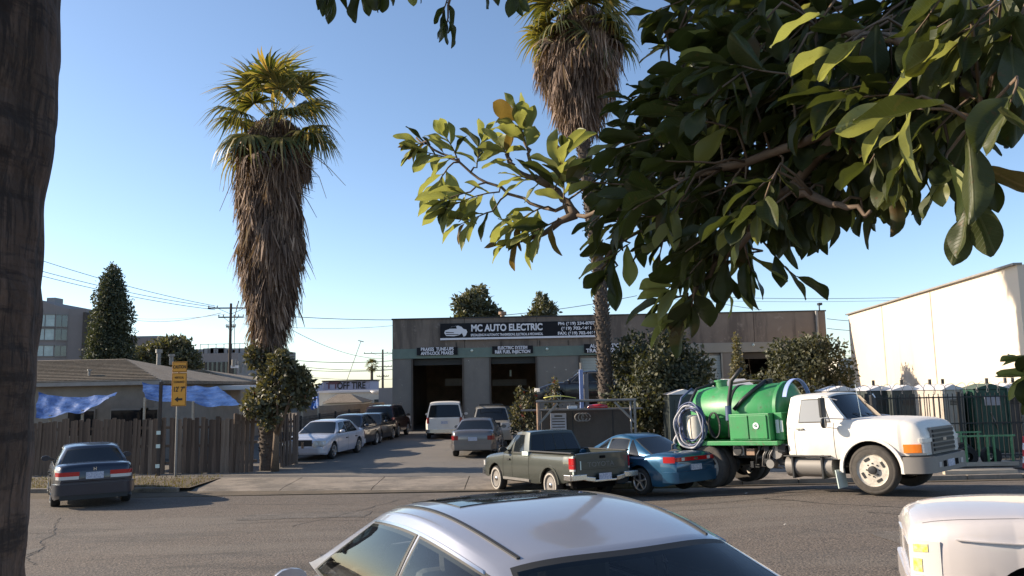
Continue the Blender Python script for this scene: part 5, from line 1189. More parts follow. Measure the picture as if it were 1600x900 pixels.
for zc_, hh_, in (((ztop + zm) / 2, ztop - zm - .07), ((zm + zbot) / 2, zm - zbot - .07)):
    m = MB(); a_ = wS / 2 - .02
    m.box((.06 - a_, -.072, zc_ - LOTZ), (.012, .004, hh_)); m.box((.06 + a_, -.072, zc_ - LOTZ), (.012, .004, hh_)); m.box((.06, -.072, zc_ - LOTZ + hh_ / 2), (a_ * 2, .004, .012)); m.box((.06, -.072, zc_ - LOTZ - hh_ / 2), (a_ * 2, .004, .012)); m.build('border', 'sign_ink', t)
text('CAUTION', .15, (.06, -.075, (ztop + zm) / 2 - LOTZ), t, 'sign_ink', width=wS * .84, bold=.02, ext=.003)
hgt = zm - zbot
text('VERTICAL', .1, (.06, -.075, zm - hgt * .15 - LOTZ), t, 'sign_ink', width=wS * .62, ext=.003, bold=.01); text('CLEARANCE', .1, (.06, -.075, zm - hgt * .28 - LOTZ), t, 'sign_ink', width=wS * .72, ext=.003, bold=.01)
text('12\' 7"', .22, (.06, -.075, zm - hgt * .5 - LOTZ), t, 'sign_ink', width=wS * .72, ext=.003, bold=.02)
MB().prism([(-.13, 0), (-.02, .09), (-.02, .035), (.12, .035), (.12, -.035), (-.02, -.035), (-.02, -.09)], (.06, -.072, zm - hgt * .79 - LOTZ), (1, 0, 0), (0, 0, 1), (0, -.006, 0)).build('arrow', 'sign_ink', t)

def iron_fence(p0, p1, H, label, step=.15, wd=.022, name='iron_fence'):
    p0, p1 = Vector(p0), Vector(p1); L = (p1 - p0).length; d = (p1 - p0).normalized()
    t = thing(name, label, 'fence', (p0.x, p0.y, LOTZ), math.atan2(d.y, d.x))
    me = MB().box((0, 0, H / 2), (wd, wd, H)).mesh('picket', 'iron')
    for i in range(int(L / step)):
        o = link('picket', me, t); o.location = ((i + .5) * step, 0, 0)
    for z in (.15, H * .55, H - .12): MB().box((L / 2, 0, z), (L, .035, .04)).build('rail', 'iron', t)
    for i in range(int(L / 3) + 1): MB().box((i * 3, 0, H / 2), (.08, .08, H + .1)).build('post', 'iron', t)
    return t
iron_fence((P(466, 640, 34).x, 31.2), (P(540, 640, 42).x, 46), 1.55, 'black iron fence along the left side of the yard', .2)
iron_fence((8.5, 26.4), (25, 26.4), 2.15, 'tall black iron fence in front of the portable toilets', .155)
def blockwall():
    a, b = P(466, 640, 47), P(600, 640, 56); L = (Vector((b.x, 56)) - Vector((a.x, 47))).length; d = Vector((b.x - a.x, 9)).normalized()
    t = thing('block_wall', 'long brownish block wall behind the row of yard cars', 'wall', (a.x, 47, 0), math.atan2(d.y, d.x)); h = P(520, 633, 50).z
    me = MB().box((0, 0, .095), (.385, .2, .185)).mesh('block', 'block_wall')
    MB().box((L / 2, .03, h / 2), (L, .15, h)).build('mortar', 'block_wall', t)
    nx, nz = int(L / .4), int(h / .2); k = 0
    m = MB()
    for j in range(nz):
        for i in range(nx):
            m.box(((i + .5 + (j % 2) * .5) * .4, 0, .1 + j * .2), (.385, .2, .185))
    o = m.build('block', 'block_wall', t); o['kind'] = 'stuff'
blockwall()

# razor wire coil on top of the right hand fence
def razor():
    pts = []; n = 700
    for i in range(n):
        a = i * .42; pts.append((8.6 + 16.3 * i / n, 26.4 + .18 * math.cos(a), 2.32 + LOTZ + .17 * math.sin(a) + .03 * math.sin(i * .9)))
    o = MB().tube(pts, .009, 4, False).build('razor_wire', 'galv'); tag(o, 'coil of razor wire along the top of the iron fence', 'wire')
razor()

# ------------------------------------------------------------------ portable toilets
def toilet(x, y, rz, mt, label, roofmt='roof_white', sign=False):
    t = thing('portable_toilet', label, 'portable toilet', (x, y, LOTZ), rz, 'portable toilets behind the iron fence')
    w_, d, h = 1.12, 1.16, 2.1
    MB().box((0, 0, .08), (w_ + .06, d + .06, .16)).build('base', 'greytrim', t, bevel=.02)
    MB().box((0, 0, .16 + h / 2), (w_, d, h)).build('cabin_shell', mt, t, bevel=.03)
    m = MB()
    for i in range(5): m.box((-w_ / 2 + .12 + i * (w_ - .24) / 4, d / 2 + .01, 1.2), (.06, .04, 1.7)); m.box((w_ / 2 + .01, -d / 2 + .12 + i * (d - .24) / 4, 1.2), (.04, .06, 1.7)); m.box((-w_ / 2 - .01, -d / 2 + .12 + i * (d - .24) / 4, 1.2), (.04, .06, 1.7))
    m.build('wall_rib', mt, t, bevel=.008)
    MB().box((0, -d / 2 - .015, 1.15), (.7, .04, 1.85)).build('door', mt, t, bevel=.02)
    for s in (-1, 1): MB().box((s * (w_ / 2 - .05), -d / 2 - .02, 1.2), (.1, .06, 2.05)).build('door_post', mt, t, bevel=.015)
    m = MB(); m.add([(-w_ / 2 - .04, -d / 2 - .05, 2.26), (w_ / 2 + .04, -d / 2 - .05, 2.26), (w_ / 2 + .04, d / 2 + .05, 2.26), (-w_ / 2 - .04, d / 2 + .05, 2.26), (0, -d / 2 - .05, 2.44), (0, d / 2 + .05, 2.44)],
        [(0, 1, 4), (1, 2, 5, 4), (2, 3, 5), (3, 0, 4, 5), (3, 2, 1, 0)]); m.build('roof', roofmt, t)
    MB().cyl((.3, .4, 2.2), (.3, .4, 2.62), .05).build('vent_pipe', 'blacktrim', t)
    m = MB()
    for i in range(4): m.box((0, -d / 2 - .045, 1.92 - i * .05), (.4, .02, .025))
    if sign:
        MB().box((0, -d / 2 - .05, 1.88), (.5, .02, .32)).build('door_sign', 'sign_pale', t, bevel=.01)
        MB().tube([(-.08, -d / 2 - .06, 1.5), (.02, -d / 2 - .07, 1.2), (.1, -d / 2 - .06, .95)], .02, 6).build('door_pull', 'galv', t, True)
    else: m.build('door_louvre', 'darkwall', t)
    MB().box((.28, -d / 2 - .05, 1.15), (.05, .04, .14)).build('door_latch', 'dark_metal', t)
yT = 27.8
def tx(px): return P(px, 640, yT).x
toilet(tx(1531), 27.5, R(-8), 'toilet_green', 'dark green portable toilet with a white door sign, nearest the fence', 'toilet_green', True)
toilet(tx(1492), 28.6, R(0), 'toilet_teal', 'bright teal portable toilet left of the signed dark green one')
toilet(tx(1462), 27.7, R(28), 'toilet_pale', 'cream portable toilet directly behind the truck bonnet')
toilet(tx(1420), 28.4, R(0), 'toilet_dark', 'dark grey portable toilet just left of the cream one behind the bonnet')
toilet(tx(1385), 28.8, R(6), 'toilet_dark', 'dark grey portable toilet behind the truck windscreen edge')
toilet(tx(1568), 27.7, R(-3), 'toilet_brown', 'brown portable toilet just right of the signed green one')
toilet(tx(1590), 27.6, R(25), 'toilet_pale', 'cream portable toilet between two brown ones near the right edge')
toilet(tx(1632), 27.5, R(2), 'toilet_brown', 'brown portable toilet at the right edge of the picture')
toilet(tx(1340), 29.5, R(0), 'toilet_pale', 'cream portable toilet behind the truck cab roof')
toilet(tx(1112), 29.5, R(5), 'toilet_pale', 'cream portable toilet behind the green tank')
toilet(tx(1078), 29.2, R(0), 'toilet_dark', 'dark portable toilet behind the rear of the green tank')
toilet(tx(1245), 31, R(0), 'toilet_pale', 'cream portable toilet behind the front of the tank')
# hut roof behind the tank
t = thing('white_hut', 'small white slatted hut roof rising behind the green tank', 'hut', (P(1145, 600, 33).x, 33, 0)); zt = P(1145, 592, 33).z
m = MB().add([(-.75, -.6, zt - .28), (.75, -.6, zt - .28), (.75, .6, zt - .28), (-.75, .6, zt - .28), (-.4, -.3, zt), (.4, -.3, zt), (.4, .3, zt), (-.4, .3, zt)], [(0, 1, 5, 4), (1, 2, 6, 5), (2, 3, 7, 6), (3, 0, 4, 7), (4, 5, 6, 7), (3, 2, 1, 0)]); m.build('roof', 'roof_white', t)
for i in range(5): MB().box((0, -.52, zt - .38 - i * .12), (1.2, .04, .06)).build('slat', 'plastic_white', t)
MB().box((0, 0, (zt - .3) / 2), (1.2, 1.0, zt - .32)).build('wall', 'shop_wall', t)

# ------------------------------------------------------------------ green rail trailer and timbers at the right
def trailer():
    a, b = P(1478, 700, 24.3), P(1586, 700, 24.3); w_ = b.x - a.x; t = thing('utility_trailer', 'flat trailer with green side rails parked behind the truck nose', 'trailer', ((a.x + b.x) / 2, 24.3, LOTZ))
    zt = P(1530, 681, 24.3).z - LOTZ; zd = P(1530, 722, 24.3).z - LOTZ
    for y_ in (-.05, 1.7):
        m = MB(); m.bar((-w_ / 2, y_, zt), (w_ / 2, y_, zt), .05, .05); m.build('top_rail', 'rail_green', t)
        for px in (1508, 1542, 1552, 1580): x = P(px, 700, 24.3).x - (a.x + b.x) / 2; MB().bar((x, y_, zd), (x, y_, zt - .02), .05, .05).build('rail_post', 'rail_green', t)
    MB().box((0, .82, zd - .05), (w_, 1.8, .06)).build('deck', 'timber', t); MB().box((0, -.1, zd - .05), (w_, .06, .12)).build('deck_edge', 'timber', t)
    MB().box((0, .82, zd - .2), (w_ - .2, 1.4, .12)).build('frame', 'dark_metal', t)
    for s in (-.35, .35):
        for y_ in (.1, 1.6): 
            q = MB().lathe([(.12, -.09), (.28, -.09), (.31, 0), (.28, .09), (.12, .09)], 'Y', 18, (s, y_, .31)); q.build('wheel', 'rubber', t, True, sharp=40)
    MB().bar((w_ / 2 - .1, .8, zd - .22), (w_ / 2 + 1.1, .8, zd - .3), .1).build('drawbar', 'dark_metal', t)
trailer()
for i, (x, dy) in enumerate(((P(1530, 740, 22.6).x, 22.55), (P(1528, 740, 22.9).x, 22.8))):
    o = MB().box((0, 0, .06), (2.0 - .1 * i, .14, .1), rz=R(1.5 * i)).build('timber_beam', 'timber'); o.location = (x, dy, LOTZ + .012)
    tag(o, ['weathered timber beam lying nearest the kerb below the trailer', 'weathered timber beam lying just behind the first one under the trailer'][i], 'timber')
pp = P(1597, 740, 23.4); t = thing('traffic_drum', 'red and white striped traffic barrel at the right picture edge', 'barrel', (pp.x + .32, 23.4, LOTZ))
for i in range(5): MB().lathe([(.001, i * .19), (.25 - i * .015, i * .19), (.235 - i * .015, i * .19 + .188), (.001, i * .19 + .188)], 'Z', 20).build('band', 'red' if i % 2 == 0 else 'sign_white', t, True, sharp=40)
MB().box((0, 0, .02), (.7, .7, .05)).build('foot', 'rubber', t)

# ------------------------------------------------------------------ pipe rack, wall with notice, car on a lift
def rack():
    Y = 28.5; a, b = P(840, 620, Y).x, P(991, 620, Y).x; zt = P(915, 626, Y).z
    t = thing('pipe_rack', 'rusty pipe frame standing over the dark low wall', 'rack', ((a + b) / 2, Y, LOTZ)); w_ = b - a
    for s, mt in ((-1, 'rustpipe'), (1, 'galv')):
        MB().cyl((s * w_ / 2, 0, 0), (s * w_ / 2, 0, zt - LOTZ), .05, n=10).build('upright', mt, t, True, sharp=40)
        MB().bar((s * w_ / 2, 0, zt - .85), (s * (w_ / 2 - .7), 0, zt - .12), .07, .07).build('brace', 'greytrim', t)
    MB().cyl((w_ / 2 - .14, 0, 0), (w_ / 2 - .14, 0, zt - LOTZ), .035, n=8).build('upright', 'galv', t, True)
    MB().cyl((-w_ / 2 - .06, 0, zt - LOTZ), (w_ / 2 + .06, 0, zt - LOTZ), .05, n=10).build('top_pipe', 'galv', t, True, sharp=40)
    MB().cyl((-w_ / 2 - .6, .2, zt - .36), (w_ / 2 + .3, .2, zt - .36), .035, n=8).build('lower_pipe', 'galv', t, True, sharp=40)
    # wall
    c, d = P(846, 650, 29.2).x, P(985, 650, 29.2).x; zw = P(915, 638, 29.2).z
    t = thing('dark_low_wall', 'dark rendered wall under the pipe frame', 'wall', ((c + d) / 2, 29.2, 0)); MB().box((0, .15, zw / 2), (d - c, .3, zw)).build('wall', 'darkwall', t); 
    for q in (-.15, .3): MB().box(((d - c) * q, -.004, zw / 2), (.03, .02, zw - .05)).build('wall_joint', 'blacktrim', t)
    a2, b2 = P(860, 650, 29).x, P(885, 650, 29).x; z0, z1 = P(872, 673, 29).z, P(872, 646, 29).z
    t = thing('notice_board', 'grey notice with lines of small print on the dark wall', 'sign', ((a2 + b2) / 2, 29.1, (z0 + z1) / 2)); w2, h2 = b2 - a2, z1 - z0
    MB().box((0, 0, 0), (w2, .03, h2)).build('board', 'sign_pale', t, bevel=.006)
    for i in range(5): MB().box((0, -.02, h2 * (.34 - .16 * i)), (w2 * (.5 if i == 0 else .8), .008, h2 * (.09 if i == 0 else .055))).build('print_line', 'darkwall', t)
    # clutter on the rack
    t = thing('yellow_hood_panel', 'dull yellow body panel lying on top of the pipe frame', 'panel', (P(872, 623, Y).x, Y + .1, zt + .05)); MB().slab(lambda u, v, of: Vector((u, v, .12 * math.cos(u * 2) + of)), linsp(-.5, .62, 9), [-.3, .3], .02, 0).build('panel', 'yellow', t, True)
    t = thing('red_lamp_cluster', 'red car lamp lying on the lower pipe', 'lamp', (P(935, 630, 28.8).x, 28.8, zt - .24)); MB().lathe([(.001, -.4), (.08, -.35), (.11, 0), (.09, .3), (.001, .34)], 'X', 12).build('lens', 'redlamp', t, True)
    t = thing('pipe_offcut', 'curled grey cable hanging on the dark wall', 'cable', (P(905, 650, 29).x, 28.95, P(905, 652, 29).z))
    for i in range(3): MB().tube([(.12 * i + .16 * math.cos(q_ * .5), 0, .14 * math.sin(q_ * .5)) for q_ in range(13)], .02, 6).build('loop', 'greytrim', t, True)
    t = thing('white_crate', 'small white box sitting on the lower pipe', 'box', (P(894, 630, 28.8).x, 28.8, zt - .28)); MB().box((0, 0, .05), (.34, .15, .1)).build('box', 'sign_white', t, bevel=.01)
rack()
def lift():
    Y = 36; zc = P(890, 616, Y).z; x = P(905, 600, Y).x
    t = thing('car_lift', 'pale blue vehicle lift post holding up the black car', 'vehicle lift', (x, Y - 1.1, LOTZ)); zt = P(905, 580, Y).z
    MB().box((0, 0, zt / 2), (.16, .22, zt)).build('column', 'liftblue', t, bevel=.015); MB().box((.22, .15, zt / 2 - .1), (.2, .2, zt - .2)).build('column', 'greytower', t, bevel=.015)
    MB().bar((-.1, 0, zt), (-.36, 0, zt - .16), .05).build('arm', 'galv', t); MB().cyl((0, 0, zt - .02), (0, 0, zt + .3), .04).build('piston', 'galv', t)
    MB().box((0, 1.1, zc - .42), (.3, 2.2, .14)).build('cradle', 'dark_metal', t)
    t2 = vehicle('lifted_car', 'black car raised on the pale blue lift behind the pipe frame', 'car', (x + .3, Y, zc - .42), R(84), sedan(4.5, 1.72, 1.42, 'paint_black', seal='greytrim'))
    for s in (-1, 1): t2['patch'](1, s * .45, s * .95, .56, .72, 'headlight', 'clearlamp', .016)
lift()

# ------------------------------------------------------------------ foliage builders
def leaf_cloud(name, blobs, n, size, matname, parent, asp=.55, droop=0, seed=1, shell=.45, tint_up=.35):
    """small folded leaves scattered through ellipsoid clumps: blobs (cx, cy, cz, rx, ry, rz)"""
    g = np.random.default_rng(seed); B = np.array(blobs, float); wgt = (B[:, 3] * B[:, 4] * B[:, 5]) ** (2 / 3); wgt /= wgt.sum()
    bi = g.choice(len(B), n, p=wgt); d = g.normal(size=(n, 3)); d /= np.linalg.norm(d, axis=1)[:, None]
    # sub-clumps: pull points towards random centres on each blob for uneven light and dark
    rad = shell + (1 - shell) * g.random(n) ** .6; rad *= 1 + .12 * g.normal(size=n)
    c = B[bi, :3] + d * rad[:, None] * B[bi, 3:6]
    s = size * g.uniform(.6, 1.4, n)
    ax = g.normal(size=(n, 3)) + d * .7; ax[:, 2] -= droop; ax /= np.linalg.norm(ax, axis=1)[:, None]
    up = g.normal(size=(n, 3)); sd = np.cross(ax, up); sd /= np.linalg.norm(sd, axis=1)[:, None]
    p = np.zeros((n, 3, 2, 3)); L = s[:, None]; Wd = (s * asp)[:, None]
    p[:, 0, 0] = c - sd * Wd * .12; p[:, 0, 1] = c + sd * Wd * .12
    nn = np.cross(ax, sd) * (s * .12)[:, None]
    p[:, 1, 0] = c + ax * L * .5 - sd * Wd * .5 + nn; p[:, 1, 1] = c + ax * L * .5 + sd * Wd * .5 + nn
    p[:, 2, 0] = c + ax * L - sd * Wd * .1; p[:, 2, 1] = c + ax * L + sd * Wd * .1
    ti = np.clip(g.normal(.45, .22, n), 0, 1)
    return np_mesh(name, p, ti, matname, parent)
def clumps(cx, cy, cz, rx, ry, rz, n, seed, k=.38):
    g = random.Random(seed); out = [(cx, cy, cz, rx * .6, ry * .6, rz * .68)]
    for i in range(n):
        while True:
            v = Vector((g.gauss(0, 1), g.gauss(0, 1), g.gauss(0, 1)))
            if v.length > .1: break
        v.normalize(); q = g.uniform(k * .6, k * 1.2)
        f_ = 1 - q * g.uniform(.25, .9); out.append((cx + v.x * rx * f_, cy + v.y * ry * f_, cz + v.z * rz * f_, rx * q, ry * q, rz * q * g.uniform(.6, 1.1)))
    return out
def bush(name, label, cat, px, Y, ybase_z, pxw, ytop, n, size, matname, seed, trunk=True, flowers=0, clump=14, tz=None, group=None, k=.38):
    top = P(px, ytop, Y).z; r = pxw / 2 / 1250 * Y; cz = (top + ybase_z) / 2; rz = (top - ybase_z) / 2; x = P(px, (ytop + 620) / 2, Y).x
    t = thing(name, label, cat, (x, Y, 0), group=group)
    bl = clumps(0, 0, cz, r, r * .9, rz, clump, seed, k)
    leaf_cloud('crown', bl, n, size, matname, t, seed=seed)
    if flowers: leaf_cloud('blossom', bl, flowers, size * 1.1, 'flowers', t, seed=seed + 1, shell=.85, asp=.8)
    g = random.Random(seed)
    if trunk:
        m = MB(); m.tube([(0, 0, -.05), (.03, 0, cz * .4), (.0, .02, cz)], .12 + r * .03, 8, True, .05)
        for i in range(7):
            b_ = bl[1 + i % (len(bl) - 1)]; z0 = cz * g.uniform(.25, .7); m.tube([(0, 0, z0), (b_[0] * .5, b_[1] * .5, (z0 + b_[2]) / 2 + .1), b_[:3]], .05, 6, True, .015)
        m.build('trunk', 'twig', t, True)
    return t
bush('bush', 'dark round shrub with pale leaf tips beside the second palm trunk', 'bush', 1022, 31, .3, 150, 518, 15000, .16, 'foliage_bush', 11, clump=34, k=.42)
bush('bush', 'wide dark bush at the right end of the workshop', 'bush', 1255, 41, .4, 146, 530, 12000, .19, 'foliage_bush', 12, clump=30, k=.42)
bush('bush', 'leafy shrub with red blossoms wrapped round the shaggy palm base', 'bush', 432, 27.3, 1.5, 104, 532, 5200, .16, 'foliage_warm', 13, flowers=14, clump=16)
bush('bush', 'thin red flowered shrub at the end of the driveway before the second bay', 'bush', 820, 33, .3, 44, 603, 1500, .13, 'foliage_warm', 14, flowers=14, clump=10)
bush('bush', 'small weedy shrub left of the red flowered one', 'bush', 862, 33.5, .3, 34, 592, 700, .12, 'foliage_warm', 15, flowers=16, clump=8)
bush('tree', 'rounded tree showing over the left of the workshop roof', 'tree', 745, 76, 6.5, 74, 452, 5200, .4, 'foliage_tree', 21, clump=16, group='trees behind the workshop')
bush('tree', 'smaller rounded tree showing over the roof left of the second palm', 'tree', 843, 78, 6.5, 62, 464, 4200, .4, 'foliage_tree', 22, clump=14, group='trees behind the workshop')
def spread_tree():
    Y = 62; t = thing('tree', 'broad flat-topped tree with bare pale limbs behind the bungalows', 'tree', (P(255, 600, Y).x, Y, 0)); o = Vector(t.location)
    bl = []
    for (px, py, w_, h) in ((270, 540, 30, 14), (235, 552, 26, 13), (222, 566, 22, 12), (290, 556, 20, 12), (255, 560, 26, 12), (300, 572, 14, 9), (250, 575, 30, 8)):
        p = P(px, py, Y) - o; bl.append((p.x, 0, p.z, w_ / 1250 * Y, 1.4, h / 1250 * Y))
    leaf_cloud('crown', bl, 6000, .3, 'foliage_tree', t, seed=31, shell=.3)
    m = MB()
    for b_ in bl: m.tube([(0, 0, 0), (b_[0] * .3, -.1, 1.8), (b_[0] * .75, -.4, b_[2] - .5), (b_[0], -.3, b_[2])], .17, 7, True, .04)
    m.build('trunk', 'timber', t, True)
spread_tree()
def cypress(px, Y, ytop, ybot_z, pxw, n, size, mt, label, seed, prof, sway=0, nm='cypress_tree'):
    t = thing(nm, label, 'tree', (P(px, 560, Y).x, Y, 0)); o = Vector(t.location); top = P(px, ytop, Y); R0 = pxw / 2 / 1250 * Y
    g = random.Random(seed); bl = []; N = 90
    for i in range(N):
        u = (i + .5) / N; z = ybot_z + (top.z - ybot_z) * u; r = R0 * interp(prof, u); a = g.uniform(0, 6.283)
        q = max(.12, r * .42); bl.append(((top.x - o.x) * u + math.cos(a) * (r - q * .8), math.sin(a) * (r - q * .8), z, q, q, q * 1.5))
        bl.append(((top.x - o.x) * u, 0, z, max(.05, r * .75), max(.05, r * .75), q * 1.2))
    leaf_cloud('crown', bl, n, size, mt, t, seed=seed, shell=.55, asp=.5)
    MB().cyl((0, 0, -.1), ((top.x - o.x) * .9, 0, top.z - .4), R0 * .12 + .05, .02, 8).build('trunk', 'twig', t, True)
cypress(176, 48, 412, 1.0, 84, 44000, .17, 'foliage_cyp', 'tall dark cypress rising behind the bungalow roof', 41, [(0, .95), (.12, 1), (.45, .9), (.7, .72), (.85, .56), (.94, .36), (1, .06)])
cypress(1151, 40, 526, 1.2, 42, 3600, .17, 'foliage_conic', 'small sunlit conical conifer before the second open bay', 42, [(0, .95), (.15, 1), (.4, .8), (.7, .42), (.9, .16), (1, .02)], nm='conifer_tree')
# ragged grass and weeds on the verge
def grass():
    n = 3600; g = np.random.default_rng(5); x = g.uniform(-19, AP0 - .1, n); y = 22.0 - .1 * x + .18 + g.random(n) ** 1.3 * 2.9; h = g.uniform(.02, .08, n) * (1 + (g.random(n) < .05) * 1.3)
    a = g.uniform(0, 6.28, n); dx, dy = np.cos(a) * .012, np.sin(a) * .012; lx, ly = g.normal(0, .03, n), g.normal(0, .03, n)
    p = np.zeros((n, 2, 2, 3)); z = LOTZ + .01
    p[:, 0, 0] = np.stack([x - dx, y - dy, np.full(n, z)], 1); p[:, 0, 1] = np.stack([x + dx, y + dy, np.full(n, z)], 1)
    p[:, 1, 0] = np.stack([x + lx, y + ly, z + h], 1); p[:, 1, 1] = np.stack([x + lx + .004, y + ly, z + h], 1)
    o = np_mesh('grass', p, g.random(n), 'grass'); tag(o, 'patchy dry grass and weeds along the verge by the fence', 'grass', kind='stuff')
grass()

# ------------------------------------------------------------------ fan palms
def frond_mesh(seed, dead=False, blades=26, lp=1.0, lb=.95):
    g = np.random.default_rng(seed); pts = []; ti = []; K = 5
    for i in range(blades):
        a = math.radians(-118 + 236 * (i + .5) / blades + g.normal() * 2); L = lb * (.72 + .28 * math.cos(a * .75)) * g.uniform(.88, 1.08)
        d = np.array([math.sin(a), math.cos(a), 0]); s = np.array([math.cos(a), -math.sin(a), 0]); st = []
        dr = g.uniform(.45, 1.15) * (1.2 if dead else 1); fold = .10 * math.cos(a * 1.0)
        tw = g.uniform(-.5, .5)
        for k in range(K):
            u = k / (K - 1); wv = [.012, .052, .058, .03, .004][k]
            c = np.array([0, lp, 0]) + d * L * (u - .12 * max(0, u - .5)) + np.array([0, 0, -dr * max(0, u - .4) ** 1.7 * L * 1.6 + fold * u])
            ss = s * math.cos(tw * u) + np.array([0, 0, 1]) * math.sin(tw * u + .25 * (1 if i % 2 else -1)); st.append([c - ss * wv * .5 * 1.25, c + ss * wv * .5 * 1.25])
        pts.append(st); ti.append(np.clip(g.normal(.38, .24), 0, 1))
    # petiole
    st = []
    for k in range(K):
        u = k / (K - 1); c = np.array([0, lp * u, -.06 * math.sin(math.pi * u)]); st.append([c - np.array([.022, 0, 0]), c + np.array([.022, 0, 0])])
    pts.append(st); ti.append(.75)
    o = np_mesh('frond', np.array(pts), np.array(ti), 'skirt' if dead else 'frond'); me = o.data; bpy.data.objects.remove(o); return me
FM = [frond_mesh(i) for i in range(6)]; FD = [frond_mesh(20 + i, True, 20) for i in range(4)]
def strips(name, base, axis_len, tan, ndir, w0, K, n, tint, mt, parent, g, curl=.25):
    pass
def palm(label, base, path, prof, crown_c, crown_r, nfr, seed, trunk_r, nsk, sway=.0, group='fan palms'):
    """path: list of (x, y, z) trunk axis; prof: (z, radius left, radius right) of the dead skirt"""
    t = thing('fan_palm', label, 'palm tree', base, group=group); g = np.random.default_rng(seed); r_ = random.Random(seed)
    o = Vector(base); ax = [Vector(p) - o for p in path]; zt = [p.z for p in ax]
    def axis(z): return np.array([interp([(p.z, p.x) for p in ax], z), interp([(p.z, p.y) for p in ax], z), z])
    m = MB(); nz = 60; rings = []; zz = linsp(ax[0].z, ax[-1].z, nz)
    pts = [Vector(axis(z)) for z in zz]; rr = [trunk_r * (1.35 - .35 * min(1, i / 10)) * (1 + .07 * (i % 2)) * (1 if i < nz * .8 else .9) for i in range(nz)]
    m.tube(pts, rr, 14); m.build('trunk', 'palmtrunk', t, True)
    # old leaf bases (boots) studding the trunk
    mb = MB()
    z = ax[0].z + .4
    while z < min(prof[0][0] + .6, ax[-1].z):
        c = axis(z)
        for j in range(7):
            a = j * 2 * math.pi / 7 + z * 5; e = Vector((math.cos(a), math.sin(a), 0)); p = Vector(c) + e * trunk_r * .98
            mb.bar(p, p + e * r_.uniform(.05, .12) + Vector((0, 0, r_.uniform(.08, .16))), .07, .03)
        z += .13
    q = mb.build('leaf_base', 'palmtrunk', t); q['kind'] = 'stuff'
    # dead skirt of hanging leaf strips
    z0, z1 = prof[0][0], prof[-1][0]; n = nsk; zs_ = z0 + (z1 - z0) * (g.random(n) ** .9)
    PL = np.array([p[1] for p in prof]); PR = np.array([p[2] for p in prof]); PZ = np.array([p[0] for p in prof])
    lo, hi = np.interp(zs_, PZ, PL), np.interp(zs_, PZ, PR); a = g.uniform(0, 2 * np.pi, n)
    cx = (hi - lo) / 2; rx = (hi + lo) / 2; rx_ = rx * (1 - .28 * g.random(n) ** 2.2); lump = 1 + .10 * np.sin(3 * a + zs_ * 2.3) + .10 * np.sin(6 * a - zs_ * 4.1) + .05 * np.sin(13 * a + zs_ * 9)
    A = np.stack([np.interp(zs_, zt, [p.x for p in ax]), np.interp(zs_, zt, [p.y for p in ax]), zs_], 1)
    e = np.stack([np.cos(a), np.sin(a), np.zeros(n)], 1); c = A + np.stack([cx, np.zeros(n), np.zeros(n)], 1) + e * (rx_ * lump)[:, None] * np.array([1, .92, 1])
    L = g.uniform(.35, 1.15, n); wv = g.uniform(.014, .06, n) * (1 + (g.random(n) < .06) * 1.0); K = 4; p = np.zeros((n, K, 2, 3))
    out = g.normal(.05, .15, n); sdv = np.stack([-np.sin(a + g.normal(0, .9, n)), np.cos(a + g.normal(0, .9, n)), g.normal(0, .2, n)], 1)
    lat = g.normal(0, .16, n)[:, None] * np.stack([-np.sin(a), np.cos(a), np.zeros(n)], 1)
    for k in range(K):
        u = k / (K - 1); cc = c + e * (out * u + .05 * np.sin(3 * u + a * 9))[:, None] * L[:, None] - np.array([0, 0, 1]) * (L * u)[:, None] + lat * (u * L)[:, None]
        ww = (wv * [.7, 1, .8, .25][k])[:, None]; p[:, k, 0] = cc - sdv * ww * .5; p[:, k, 1] = cc + sdv * ww * .5
    ti = np.clip(g.normal(.5, .2, n) + .16 * np.sin(5 * a + 2 * zs_) , 0, 1)
    sk = np_mesh('dead_skirt', p, ti, 'skirt', t); sk['kind'] = 'stuff'
    # inner core so that the skirt is not see-through
    mc = MB(); zc_ = linsp(z0 + .2, z1, 24); vs = []
    for z in zc_:
        l_, h_ = float(np.interp(z, PZ, PL)) * .74, float(np.interp(z, PZ, PR)) * .74; A0 = axis(z)
        for j in range(18): aa = 2 * math.pi * j / 18; vs.append((A0[0] + (h_ - l_) / 2 + math.cos(aa) * (h_ + l_) / 2, A0[1] + math.sin(aa) * (h_ + l_) / 2 * .92, z))
    mc.add(vs, [(i * 18 + j, i * 18 + (j + 1) % 18, (i + 1) * 18 + (j + 1) % 18, (i + 1) * 18 + j) for i in range(23) for j in range(18)]); mc.build('skirt_core', 'palmtrunk', t, True)
    # live fronds, then drooping brown ones
    cc = Vector(crown_c) - o
    for i in range(nfr):
        u = (i + .5) / nfr; el = math.radians(72 - 106 * u ** .8 + r_.gauss(0, 9)); az = i * 2.39996 + r_.gauss(0, .15); sc = crown_r / 1.85 * r_.uniform(.88, 1.1)
        d = Vector((math.cos(az) * math.cos(el), math.sin(az) * math.cos(el), math.sin(el)))
        f = link('frond', FM[r_.randrange(6)], t); rt = d.to_track_quat('Y', 'Z'); f.rotation_mode = 'QUATERNION'
        f.rotation_quaternion = rt @ Matrix.Rotation(r_.gauss(0, .35), 3, 'Y').to_quaternion(); f.location = cc + Vector((0, 0, .25 - .5 * u)); f.scale = (sc, sc, sc)
